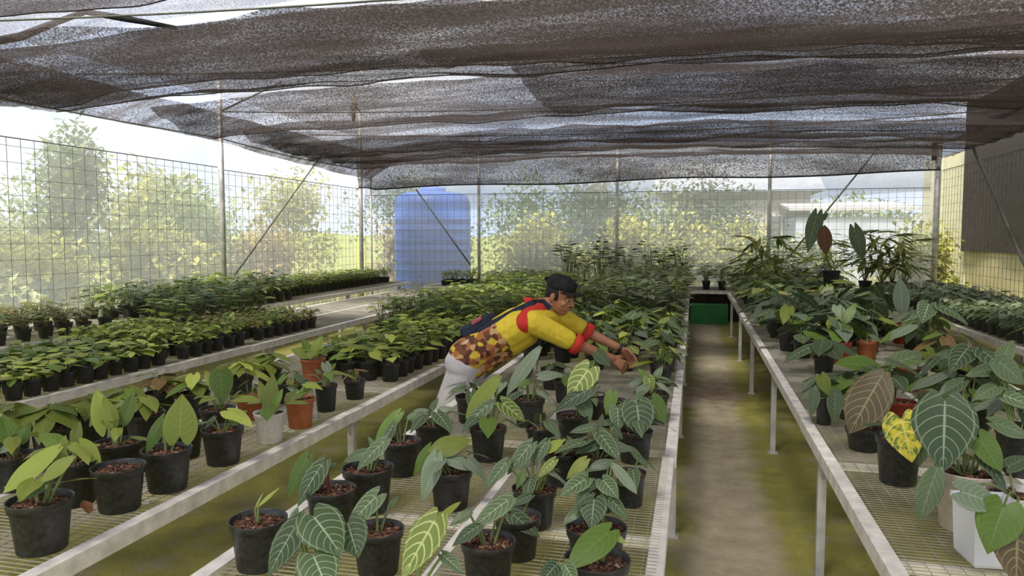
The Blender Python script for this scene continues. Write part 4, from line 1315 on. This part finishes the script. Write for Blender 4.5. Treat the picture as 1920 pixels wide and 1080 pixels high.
def shirt_mat():
    m, nt, out = new_mat('shirt')
    P = world_pos(nt)
    v = nd(nt, 'ShaderNodeVectorMath', operation='DOT_PRODUCT')
    sub = nd(nt, 'ShaderNodeVectorMath', operation='SUBTRACT')
    nt.links.new(P, sub.inputs[0])
    sub.inputs[1].default_value = hip
    nt.links.new(sub.outputs[0], v.inputs[0])
    v.inputs[1].default_value = TA
    t = v.outputs['Value']                 # metres along the back, hip to neck
    camo_n = nd(nt, 'ShaderNodeTexVoronoi', i_Scale=27.0)
    nt.links.new(P, camo_n.inputs['Vector'])
    rgbsep = nt.nodes.new('ShaderNodeSeparateColor')
    nt.links.new(camo_n.outputs['Color'], rgbsep.inputs[0])
    camo = ramp(nt, [(0.0, (0.10, 0.03, 0.015)), (0.28, (0.38, 0.13, 0.04)), (0.5, (0.52, 0.30, 0.14)), (0.68, (0.16, 0.055, 0.02)), (0.84, (0.62, 0.44, 0.03)), (0.95, (0.55, 0.42, 0.27))])
    camo.color_ramp.interpolation = 'CONSTANT'
    nt.links.new(rgbsep.outputs[0], camo.inputs['Fac'])
    edge = math_n(nt, 'ADD', t, math_n(nt, 'MULTIPLY', math_n(nt, 'SUBTRACT', noise_n(nt, P, 14.0, 2), 0.5), 0.10))
    f = smooth(nt, edge, 0.245, 0.262)
    nz = noise_n(nt, P, 30.0, 2)
    yel = ramp(nt, [(0.3, (0.66, 0.47, 0.02)), (0.7, (0.78, 0.58, 0.05))])
    nt.links.new(nz, yel.inputs['Fac'])
    c = mixc(nt, f, camo.outputs[0], yel.outputs[0])
    p = nd(nt, 'ShaderNodeBsdfPrincipled', i_Roughness=0.8)
    nt.links.new(c, p.inputs['Base Color'])
    nt.links.new(bump(nt, noise_n(nt, P, 18.0, 2), 0.5, 0.02), p.inputs['Normal'])
    nt.links.new(p.outputs[0], out.inputs['Surface'])


shirt_mat()

person = empty('person', (hip.x - 0.06, hip.y, 0))
SIDE = Vector((0.10, 0.995, 0)).normalized()   # towards the worker's left, away from the camera
nsh = J(1000, 604, -0.17)      # near shoulder
fsh = J(1042, 590, 0.17)       # far shoulder
nel = J(1080, 645, -0.12)
fel = J(1098, 622, 0.14)
nwr = J(1148, 672, -0.05)
fwr = J(1164, 654, 0.08)
HD = J(1050, 556)              # head centre

body = MB()
# torso
for s in (-1, 1):
    capsule(body, hip + SIDE * 0.085 * s, chest + SIDE * 0.10 * s - Vector((0, 0, 0.01)), 0.105, 0.11)
capsule(body, hip, neck - TA * 0.05, 0.115, 0.09)
capsule(body, nsh, fsh, 0.062, 0.062)
capsule(body, neck - TA * 0.06, HD - Vector((0.035, 0, 0.03)), 0.062, 0.055)
# legs, feet on the floor of the aisle
feet = []
for s in (-1, 1):
    hj = hip + SIDE * 0.09 * s - Vector((0.0, 0, 0.04))
    kn_ = Vector((-1.60 + 0.02 * s, hj.y + 0.02 * s, 0.46))
    an = Vector((-1.66, hj.y + 0.02 * s, 0.09))
    toe = Vector((-1.50, hj.y + 0.02 * s, 0.035))
    feet.append((hj, kn_, an, toe))
    capsule(body, hj, kn_, 0.085, 0.055)
    capsule(body, kn_, an, 0.055, 0.038)
    capsule(body, an - Vector((0.03, 0, 0.05)), toe, 0.04, 0.033)
# arms
for sh, el, wr_ in ((nsh, nel, nwr), (fsh, fel, fwr)):
    capsule(body, sh, el, 0.052, 0.040)
    capsule(body, el, wr_, 0.041, 0.027)


def hand(wr_, tip, out):
    """palm and five fingers reaching from the wrist to tip; out = the thumb's side"""
    d = (tip - wr_)
    L = d.length
    d = d / L
    side = (out - d * out.dot(d)).normalized()
    up = side.cross(d)
    if up.z < 0:
        up = -up
    palm0, palm1 = wr_ + d * 0.02, wr_ + d * 0.085
    for k in (-1, 0, 1):
        capsule(body, palm0 + side * 0.012 * k, palm1 + side * 0.023 * k, 0.017, 0.015)
    for k, ln in enumerate((0.072, 0.080, 0.075, 0.058)):
        off = side * (0.033 - 0.022 * k)
        a = palm1 + off
        b1 = a + d * ln * 0.42 + side * (0.004 - 0.003 * k) - up * 0.010
        b2 = b1 + d * ln * 0.28 - up * ln * 0.26
        b3 = b2 + d * ln * 0.10 - up * ln * 0.34
        capsule(body, a, b1, 0.0098, 0.0092, 8)
        capsule(body, b1, b2, 0.0092, 0.0085, 8)
        capsule(body, b2, b3, 0.0085, 0.0072, 8)
    t0 = palm0 + side * 0.022
    t1 = t0 + side * 0.028 + d * 0.030 - up * 0.012
    t2 = t1 + side * 0.006 + d * 0.030 - up * 0.016
    capsule(body, t0, t1, 0.0135, 0.011, 8)
    capsule(body, t1, t2, 0.011, 0.0085, 8)


hand(nwr, J(1181, 694, -0.02), SIDE * 0.45 + Vector((0.25, 0, 0.8)))
hand(fwr, J(1193, 680, 0.06), -SIDE * 0.45 + Vector((0.25, 0, 0.8)))

# head: face turned along +X, dipped towards the pots
look = Vector((0.86, -0.34, -0.30)).normalized()
hs = look.cross(Vector((0, 0, 1))).normalized()     # worker's right (towards the camera)
hu = hs.cross(look).normalized()
HM = Matrix(((look.x, hs.x, hu.x, 0), (look.y, hs.y, hu.y, 0), (look.z, hs.z, hu.z, 0), (0, 0, 0, 1)))


def H(f, s, u):
    return HD + look * f + hs * s + hu * u


def HE(f, s, u, a, b_, c):
    return Matrix.Translation(H(f, s, u)) @ HM @ Matrix.Diagonal((a, b_, c, 1))


ellipsoid(body, HE(-0.01, 0, 0.035, 0.098, 0.077, 0.095))      # cranium
ellipsoid(body, HE(0.030, 0, -0.030, 0.066, 0.060, 0.085))     # face
ellipsoid(body, HE(0.048, 0, -0.088, 0.036, 0.036, 0.030))     # chin
capsule(body, H(-0.02, 0.05, -0.06), H(0.045, 0.02, -0.092), 0.022, 0.018)
capsule(body, H(-0.02, -0.05, -0.06), H(0.045, -0.02, -0.092), 0.022, 0.018)
capsule(body, H(0.092, 0, 0.018), H(0.113, 0, -0.022), 0.009, 0.014)     # nose
for s in (-1, 1):
    capsule(body, H(0.100, 0.010 * s, -0.026), H(0.098, 0.012 * s, -0.026), 0.010, 0.010)
    capsule(body, H(0.082, 0.018 * s, 0.026), H(0.070, 0.052 * s, 0.022), 0.011, 0.010)   # brow
    capsule(body, H(0.070, 0.040 * s, -0.022), H(0.062, 0.048 * s, -0.030), 0.016, 0.014)  # cheek
    ellipsoid(body, HE(-0.012, 0.080 * s, -0.006, 0.020, 0.009, 0.032))                    # ear
capsule(body, H(0.094, -0.014, -0.050), H(0.094, 0.014, -0.050), 0.010, 0.010)
capsule(body, H(0.089, -0.012, -0.064), H(0.089, 0.012, -0.064), 0.010, 0.010)
PINV = Matrix.Translation(-person.location)


def under(o):
    o.parent = person
    o.matrix_local = PINV
    return o


under(fused(body, 'body', 'skin', 0.0055, None, 3))
# facial features
for s in (-1, 1):
    e = MB()
    ellipsoid(e, HE(0.083, 0.031 * s, 0.003, 0.009, 0.013, 0.0055), 10)
    ev = under(e.obj('eye', 'eye_white'))
    e = MB()
    ellipsoid(e, HE(0.0905, 0.033 * s, 0.002, 0.0055, 0.0095, 0.0060), 8)
    pu = e.obj('pupil', 'eye_dark')
    pu.parent = ev
    e = MB()
    e.tube([H(0.094, 0.014 * s, 0.026), H(0.092, 0.032 * s, 0.034), H(0.076, 0.054 * s, 0.027)], [0.004, 0.005, 0.003], 5)
    under(e.obj('eyebrow', 'hair'))
e = MB()
e.tube([H(0.090, -0.028, -0.057), H(0.101, -0.010, -0.056), H(0.103, 0, -0.057), H(0.101, 0.010, -0.056), H(0.090, 0.028, -0.057)], [0.003, 0.006, 0.006, 0.006, 0.003], 6)
under(e.obj('mouth', 'lip'))
e = MB()
e.tube([H(0.092, -0.026, -0.044), H(0.104, -0.008, -0.040), H(0.104, 0.008, -0.040), H(0.092, 0.026, -0.044)], [0.002, 0.004, 0.004, 0.002], 6)
under(e.obj('moustache', 'hair'))
# hair below the cap
hm = MB()
ellipsoid(hm, HE(-0.022, 0, 0.030, 0.094, 0.083, 0.088))
ellipsoid(hm, HE(-0.060, 0, -0.010, 0.045, 0.068, 0.060))
for s in (-1, 1):
    capsule(hm, H(0.012, 0.074 * s, 0.03), H(0.016, 0.073 * s, -0.012), 0.010, 0.006)
under(fused(hm, 'hair', 'hair', 0.006, None, 2))
# cap: panelled crown, stiff peak, strap with a loop at the back
cm = MB()
prof = [(1.06, 0.015), (1.075, 0.03), (1.06, 0.35), (0.99, 0.62), (0.80, 0.86), (0.50, 0.98), (0.12, 1.02), (0.0, 1.02)]
vs, fs = [], []
NS = 24
for r, z in prof:
    for k in range(NS):
        a = 2 * math.pi * k / NS
        seam = 1 - 0.015 * (1 if k % 4 == 0 else 0)
        vs.append(tuple(H(-0.012 + 0.100 * r * math.cos(a) * seam, 0.084 * r * math.sin(a) * seam, 0.052 + 0.086 * z + 0.006)))
for i in range(len(prof) - 1):
    for k in range(NS):
        fs.append((i * NS + k, i * NS + (k + 1) % NS, (i + 1) * NS + (k + 1) % NS, (i + 1) * NS + k))
cm.add(vs, fs)
cap = under(cm.obj('cap', 'cap_black'))
pk = MB()
vs, fs = [], []
for lay, dz in ((0, 0.0), (1, -0.006)):
    for i in range(11):
        a = -1.15 + 2.3 * i / 10
        for k in range(4):
            e_ = k / 3
            f_ = -0.012 + 0.100 * 1.03 * math.cos(a) + e_ * 0.075 * math.cos(a * 0.75)
            s_ = 0.086 * math.sin(a) * (1 - 0.05 * e_)
            vs.append(tuple(H(f_, s_, 0.066 + 0.004 * e_ - 0.018 * (a / 1.15) ** 2 + dz)))
for lay in (0, 1):
    o_ = lay * 44
    for i in range(10):
        for k in range(3):
            a_ = o_ + i * 4 + k
            fs.append((a_, a_ + 4, a_ + 5, a_ + 1) if lay == 0 else (a_, a_ + 1, a_ + 5, a_ + 4))
for i in range(10):
    fs.append((i * 4 + 3, i * 4 + 7, 44 + i * 4 + 7, 44 + i * 4 + 3))
pk.add(vs, fs)
pko = pk.obj('cap_peak', 'cap_black')
pko.parent = cap
bt = MB()
ellipsoid(bt, HE(-0.125, 0.02, 0.085, 0.018, 0.022, 0.016), 10)
bto = bt.obj('cap_strap_loop', 'cap_black')
bto.parent = cap

# shirt: body and short sleeves, hems at hip, neck and above the elbow
sb = MB()
for s in (-1, 1):
    capsule(sb, hip + SIDE * 0.09 * s + TA * 0.0, chest + SIDE * 0.10 * s, 0.122, 0.125)
    capsule(sb, hip + SIDE * 0.05 * s - TA * 0.02 - Vector((0, 0, 0.05)), chest + SIDE * 0.05 * s - Vector((0, 0, 0.06)), 0.12, 0.11)
capsule(sb, hip + TA * 0.02, neck - TA * 0.08, 0.13, 0.105)
capsule(sb, nsh, fsh, 0.078, 0.078)
cuffs = []
for sh, el in ((nsh, nel), (fsh, fel)):
    e_ = sh.lerp(el, 0.80)
    capsule(sb, sh, e_, 0.080, 0.066)
    cuffs.append((sh, el, e_))
under(fused(sb, 'shirt', 'shirt', 0.008, None, 4))
for sh, el, e_ in cuffs:
    d = (el - sh).normalized()
    a_ = e_ + d * 0.040
    c_ = e_ + d * 0.088
    m = MB()
    m.tube([a_ - d * 0.004, a_, c_, c_ + d * 0.002, c_ - d * 0.012], [0.064, 0.0695, 0.068, 0.060, 0.05], 18, 0, False)
    under(m.obj('sleeve_cuff', 'shirt_red'))
# red collar and shoulder panels
m = MB()
cd = (HD - neck).normalized()
c0 = neck - TA * 0.030
m.tube([c0 - cd * 0.045, c0 - cd * 0.01, c0 + cd * 0.022, c0 + cd * 0.024], [0.135, 0.118, 0.086, 0.070], 20, 0, False)
under(m.obj('collar', 'shirt_red'))
for sh, el, sg in ((nsh, nel, -1), (fsh, fel, 1)):
    m = MB()
    mid_ = sh - TA * 0.035 + Vector((0, 0, 0.012))
    capsule(m, mid_ - TA * 0.03 + SIDE * 0.0 + Vector((0, 0, 0.020)), neck - TA * 0.05 + SIDE * 0.05 * sg, 0.070, 0.088, 16)
    under(m.obj('shoulder_panel', 'shirt_red'))
# trousers
tm = MB()
for hj, kn_, an, toe in feet:
    capsule(tm, hj, kn_, 0.108, 0.080)
    capsule(tm, kn_, an + Vector((0, 0, 0.03)), 0.080, 0.062)
capsule(tm, hip - SIDE * 0.085 - TA * 0.03 - Vector((0, 0, 0.03)), hip + SIDE * 0.085 - TA * 0.03 - Vector((0, 0, 0.03)), 0.122, 0.122)
under(fused(tm, 'trousers', 'trousers', 0.009, None, 3))
for hj, kn_, an, toe in feet:
    m = MB()
    capsule(m, an - Vector((0.04, 0, 0.045)), toe + Vector((0.01, 0, 0.005)), 0.046, 0.040)
    under(m.obj('shoe', 'shoe'))
# wrist band on the far wrist
m = MB()
d = (fwr - fel).normalized()
m.tube([fwr - d * 0.016, fwr - d * 0.014, fwr + d * 0.006, fwr + d * 0.008], [0.028, 0.0335, 0.0335, 0.028], 14, 0, False)
under(m.obj('wrist_band', 'band'))
tag(person, 'worker in black cap and yellow-red shirt bending over the central bench, both arms reaching out', 'person')

# navy shoulder bag on the worker's back, strap running up to the collar
up_n = Vector((-TA.z, 0, TA.x)).normalized()
bag_c = J(905, 612, -0.05) + up_n * 0.02
BM = Matrix.Translation(bag_c) @ Matrix(((TA.x, SIDE.x, up_n.x, 0), (TA.y, SIDE.y, up_n.y, 0), (TA.z, SIDE.z, up_n.z, 0), (0, 0, 0, 1)))
bag = empty('shoulder_bag', bag_c)
BI = Matrix.Translation(-bag_c)
m = MB()
for i in (-1, 1):
    for k in (-1, 1):
        capsule(m, BM @ Vector((-0.10, 0.06 * i, 0.016 * k)), BM @ Vector((0.075, 0.05 * i, 0.013 * k)), 0.028, 0.024)
capsule(m, BM @ Vector((-0.10, 0, 0)), BM @ Vector((0.07, 0, 0)), 0.03, 0.026)
o = fused(m, 'bag_body', 'bag_navy', 0.007, None, 3)
o.parent = bag
o.matrix_local = BI
m = MB()
m.obox(BM @ Matrix.Translation((0.015, -0.075, 0.028)) @ Matrix.Rotation(0.5, 4, 'X'), 0.07, 0.04, 0.012)
o = m.obj('bag_patch', 'bag_pink', None, False)
o.parent = bag
o.matrix_local = BI
sp = [J(870, 640, -0.10), J(900, 622, -0.16), J(935, 602, -0.17), J(968, 584, -0.16), J(1000, 569, -0.12), J(1018, 568, -0.07), J(1030, 580, -0.06)]
m = MB()
vs, fs = [], []
for i, p in enumerate(sp):
    d = (sp[min(i + 1, len(sp) - 1)] - sp[max(i - 1, 0)]).normalized()
    to = (CAM - p).normalized()
    wv = d.cross(to).normalized() * 0.026
    nn = wv.cross(d).normalized() * 0.005
    for q in (wv + nn, wv - nn, -wv - nn, -wv + nn):
        vs.append(tuple(p + q))
for i in range(len(sp) - 1):
    for k in range(4):
        fs.append((i * 4 + k, i * 4 + (k + 1) % 4, (i + 1) * 4 + (k + 1) % 4, (i + 1) * 4 + k))
m.add(vs, fs)
o = m.obj('strap', 'bag_navy', None, False)
o.parent = bag
o.matrix_local = BI
tag(bag, 'dark navy shoulder bag with pinkish patch slung on the worker\'s back', 'bag')

# ---------------------------------------------------------------- outside the nets


def blob_tree(name, label, x, y, h, rx, rz, mat, n, seed, trunk_r=0.08, base=None, leaf=0.16, cat='tree', clumps=6, group=None):
    rg_ = random.Random(seed)
    root = empty(cat if cat in ('bush', 'shrub') else name, (x, y, -0.12))
    tag(root, label, cat, group)
    if base is None:
        base = h - 2 * rz
    m = MB()
    cs = []
    for i in range(clumps):
        a = rg_.uniform(0, 6.28)
        k = rg_.uniform(0, 0.62)
        cs.append((Vector((rx * k * math.cos(a), rx * k * math.sin(a), base + rz + rz * rg_.uniform(-0.55, 0.6))), rg_.uniform(0.45, 0.68)))
    for i in range(n):
        c, f = rg_.choice(cs)
        a, t = rg_.uniform(0, 6.28), math.acos(rg_.uniform(-1, 1))
        r = rg_.random() ** 0.45
        p = c + Vector((rx * f * r * math.sin(t) * math.cos(a), rx * f * r * math.sin(t) * math.sin(a), rz * f * r * math.cos(t)))
        p.z = max(p.z, 0.1)
        Mx = Matrix.Translation(p) @ Matrix.Rotation(rg_.uniform(0, 6.28), 4, 'Z') @ Matrix.Rotation(rg_.uniform(-1.1, 1.1), 4, 'X')
        s = leaf * rg_.uniform(0.6, 1.3)
        m.add([tuple(Mx @ Vector(v)) for v in ((0, 0, 0), (0.32 * s, 0.45 * s, 0.05 * s), (0, s, -0.1 * s), (-0.32 * s, 0.45 * s, 0.05 * s))], [(0, 1, 2, 3)])
    m.obj('foliage', mat, root, False)
    if trunk_r:
        m = MB()
        m.tube([(0, 0, 0), (0.03, 0.02, base * 0.6), (0, 0, base + rz * 0.9)], [trunk_r, trunk_r * 0.8, trunk_r * 0.4], 7)
        for c, f in cs[:4]:
            m.tube([(0, 0, base * 0.7), c], [trunk_r * 0.45, trunk_r * 0.15], 5)
        m.obj('trunk', 'bark_trunk', root)
    return root


# side of the wire fence
blob_tree('tree', 'tall narrow tree standing outside the wire fence', LX - 3.4, 10.9, 3.7, 0.75, 1.75, 'fol_green', 2600, 1, 0.16, 0.3, 0.14)
blob_tree('tree', 'dark shrub at the foot of the tall narrow outdoor tree', LX - 2.2, 9.3, 1.25, 0.45, 0.55, 'fol_dark', 500, 2, 0.05, 0.1, 0.14, 'shrub')
blob_tree('tree', 'pale spreading tree at the picture edge outside the side net', LX - 3.5, 7.6, 4.6, 1.9, 1.2, 'fol_pale', 700, 3, 0.12, 2.2, 0.2)
for i, (dx, y, h, rx, mt, lb) in enumerate(((2.6, 8.2, 1.5, 1.3, 'fol_pale', 'low pale bush outside the wire fence at the picture edge'),
                                            (3.6, 9.9, 1.9, 1.3, 'fol_yellow', 'yellow-green bush just before the tall narrow outdoor tree'),
                                            (2.8, 12.6, 2.3, 1.3, 'fol_yellow', 'bright bush just behind the tall fence post'),
                                            (3.6, 14.4, 2.8, 1.4, 'fol_green', 'green bush behind the long diagonal brace'),
                                            (2.8, 15.9, 2.0, 1.3, 'fol_autumn', 'orange-tinged bush behind the fence before the corner post'),
                                            (5.5, 17.5, 3.3, 1.8, 'fol_pale', 'pale round tree behind the orange-tinged bush'),
                                            (6.0, 13.2, 3.2, 1.9, 'fol_pale', 'pale round tree behind the tall fence post'))):
    blob_tree('tree', lb, LX - dx, y, h, rx, h * 0.48, mt, 3400, 10 + i, 0.07, 0.05, 0.15, 'bush', 11)
# behind the back fence
for i, (x, y, h, rx, mt, lb) in enumerate(((-7.6, 18.6, 2.3, 1.2, 'fol_autumn', 'autumn-coloured bush just left of the blue tank'),
                                           (-3.7, 18.0, 2.5, 1.4, 'fol_yellow', 'yellow bush just right of the blue tank'),
                                           (-1.6, 18.3, 2.4, 1.3, 'fol_yellow', 'yellow bush behind the worker beyond the back fence'),
                                           (0.4, 18.6, 2.5, 1.4, 'fol_yellow', 'yellow bush beyond the end of the path'),
                                           (2.4, 18.2, 1.7, 1.2, 'fol_pale', 'pale bush in front of the distant house'),
                                           (4.7, 18.0, 2.2, 1.2, 'fol_yellow', 'yellow bush behind the tall feathery plants'),
                                           (-2.8, 22.0, 4.6, 2.4, 'fol_dark', 'dark tree far behind the yellow bush by the tank'),
                                           (1.0, 23.0, 4.4, 2.4, 'fol_dark', 'dark tree far behind the end of the path'),
                                           (-9.5, 24.0, 4.4, 2.5, 'fol_green', 'green tree far behind the corner post'))):
    blob_tree('tree', lb, x, y, h, rx, h * 0.48, mt, 3400, 40 + i, 0.08, 0.05, 0.15, 'bush' if h < 3 else 'tree', 9)
blob_tree('tree', 'yellow-green bush between the pale pillar and the fence', RX + 0.3, 17.4, 2.3, 0.7, 1.1, 'fol_yellow', 700, 70, 0.05, 0.05, 0.15, 'bush')

for i in range(9):
    t_ = i / 8
    blob_tree('tree', 'hazy tree in the distant line outside the wire fence, ' + ORD[i] + ' from the picture edge', LX - 8.5 - 1.5 * math.sin(i * 2.1), 5.5 + 2.4 * i, 2.6 + 1.3 * t_ + 0.5 * math.sin(i * 1.7), 1.9, 1.6 + 0.4 * t_, ('fol_pale', 'fol_green', 'fol_yellow')[i % 3], 2600, 80 + i, 0.1, 0.05, 0.21, 'tree', 9, 'distant trees outside the wire fence')
for i in range(7):
    blob_tree('tree', 'hazy tree in the distant line behind the back fence, ' + ORD[i] + ' from the blue tank', -5.5 + 2.3 * i, (34.0 if i > 2 else 25.5) + 1.2 * math.sin(i * 2.3), (3.6, 4.4, 4.0, 4.6, 4.4, 4.2, 4.9)[i], 2.0, 1.9, ('fol_green', 'fol_dark', 'fol_pale')[i % 3], 2400, 120 + i, 0.1, 0.05, 0.21, 'tree', 9, 'distant trees behind the back fence')

# blue tank: ribbed drum with a rounded shoulder
tc = wall_pt(812, 500, 1, 17.3)
tk = empty('water_tank', (tc.x, tc.y, -0.12))
hr = 0.92
m = MB()
prof = [(0.0, 0.0), (hr, 0.0)]
for i in range(9):
    z = 0.2 + 0.24 * i
    prof += [(hr, z), (hr + 0.012, z + 0.02), (hr + 0.012, z + 0.06), (hr, z + 0.08)]
prof += [(hr, 2.50), (hr - 0.02, 2.62), (hr - 0.09, 2.74), (hr - 0.22, 2.80), (0.32, 2.84), (0.3, 2.84)]
m.lathe(prof, 40)
m.obj('tank_body', 'blue_tank', tk)
m = MB()
m.lathe([(0.32, 2.82), (0.33, 2.90), (0.28, 2.94), (0.0, 2.95)], 24)
m.obj('tank_lid', 'blue_tank', tk)
tag(tk, 'big blue water tank standing behind the back fence', 'tank')

# distant house behind the back fence
h0 = wall_pt(1380, 420, 1, 27.0)
hs_ = empty('house', (h0.x, 27.0, -0.1))
m = MB()
m.box(-2.4, 2.4, 0, 5, 0, 3.3)
m.obj('house_walls', 'house_wall', hs_, False)
m = MB()
m.add([(-2.8, -0.5, 3.25), (2.8, -0.5, 3.25), (2.8, 5.5, 3.25), (-2.8, 5.5, 3.25), (-2.8, 2.5, 4.5), (2.8, 2.5, 4.5)], [(0, 1, 5, 4), (2, 3, 4, 5), (0, 4, 3), (1, 2, 5), (0, 3, 2, 1)])
m.obj('house_roof', 'house_roof', hs_, False)
for wx in (-1.5, 0.1, 1.5):
    m = MB()
    m.box(wx - 0.45, wx + 0.45, -0.05, 0.02, 1.1, 2.5)
    w_ = m.obj('window_frame', 'pot_white', hs_, False)
    for s in (-1, 1):
        m = MB()
        m.box(wx + s * 0.2 - 0.17, wx + s * 0.2 + 0.17, -0.07, -0.03, 1.18, 2.42)
        m.obj('pane', 'window_dark', w_, False)
tag(hs_, 'distant house with beige walls behind the back fence', 'house')
h1 = wall_pt(1600, 380, 1, 24.0)
m = MB()
m.box(-1.6, 1.6, 0, 3.0, 0, 2.3)
sd = m.obj('shed', 'house_roof', None, False)
sd.location = (h1.x, 24.0, -0.1)
m = MB()
m.add([(-1.8, -0.2, 2.5), (1.8, -0.2, 2.5), (1.8, 3.2, 2.8), (-1.8, 3.2, 2.8), (-1.8, -0.2, 2.58), (1.8, -0.2, 2.58), (1.8, 3.2, 2.88), (-1.8, 3.2, 2.88)], [(3, 2, 1, 0), (4, 5, 6, 7), (0, 1, 5, 4), (1, 2, 6, 5), (2, 3, 7, 6), (3, 0, 4, 7)])
m.obj('shed_roof', 'galvanised', sd, False)
tag(sd, 'bluish shed far behind the dark diagonal brace', 'shed')

# neighbouring shelter beside the right fence: pale pillar, tan block wall, dark hanging screen
sx = RX + 1.5
pp = [wall_pt(px, 300, 0, sx).y for px in (1816, 1760)]
m = MB()
m.box(sx - 0.0, sx + 0.25, pp[0], pp[1] + 1.2, -0.12, 3.6)
tag(m.obj('pillar', 'pale_pillar', None, False), 'pale yellow pillar just beyond the thick corner post', 'pillar')
m = MB()
m.box(sx + 0.02, sx + 0.22, 4.0, pp[0] - 0.02, -0.12, 1.55)
tag(m.obj('block_wall', 'tan_block', None, False), 'low tan wall beneath the dark screen', 'wall')


def screen(u, v):
    return (sx - 0.05 + 0.04 * math.sin(u * 30), 4.0 + (pp[0] - 4.02) * u, 1.30 + 0.1 * (1 - u) + (4.6 - 1.30) * v)


tag(sheet('dark_screen', screen, 40, 6, 'dark_screen'), 'dark brown shade screen hanging beyond the fence', 'screen')

# tall grass between the bushes, too fine to count
rg_ = random.Random(77)
m = MB()
for i in range(14000):
    side_ = rg_.random()
    if side_ < 0.55:
        x, y = LX - 0.4 - 6 * rg_.random() ** 1.5, rg_.uniform(4, 20)
    else:
        x, y = rg_.uniform(LX - 3, RX + 0.8), BY + 0.4 + 5 * rg_.random() ** 1.5
    h = rg_.uniform(0.3, 0.95)
    a = rg_.uniform(0, 6.28)
    wv = Vector((math.cos(a), math.sin(a), 0)) * 0.022
    ln = Vector((rg_.uniform(-.25, .25), rg_.uniform(-.25, .25), h))
    p = Vector((x, y, -0.12))
    m.add([tuple(p - wv), tuple(p + wv), tuple(p + ln * 0.6 + wv * 0.7), tuple(p + ln), tuple(p + ln * 0.6 - wv * 0.7)], [(0, 1, 2, 3, 4)])
tag(m.obj('tall_grass', 'fol_yellow', None, False), 'tall yellow-green grass growing outside the nets', 'grass', kind='stuff')
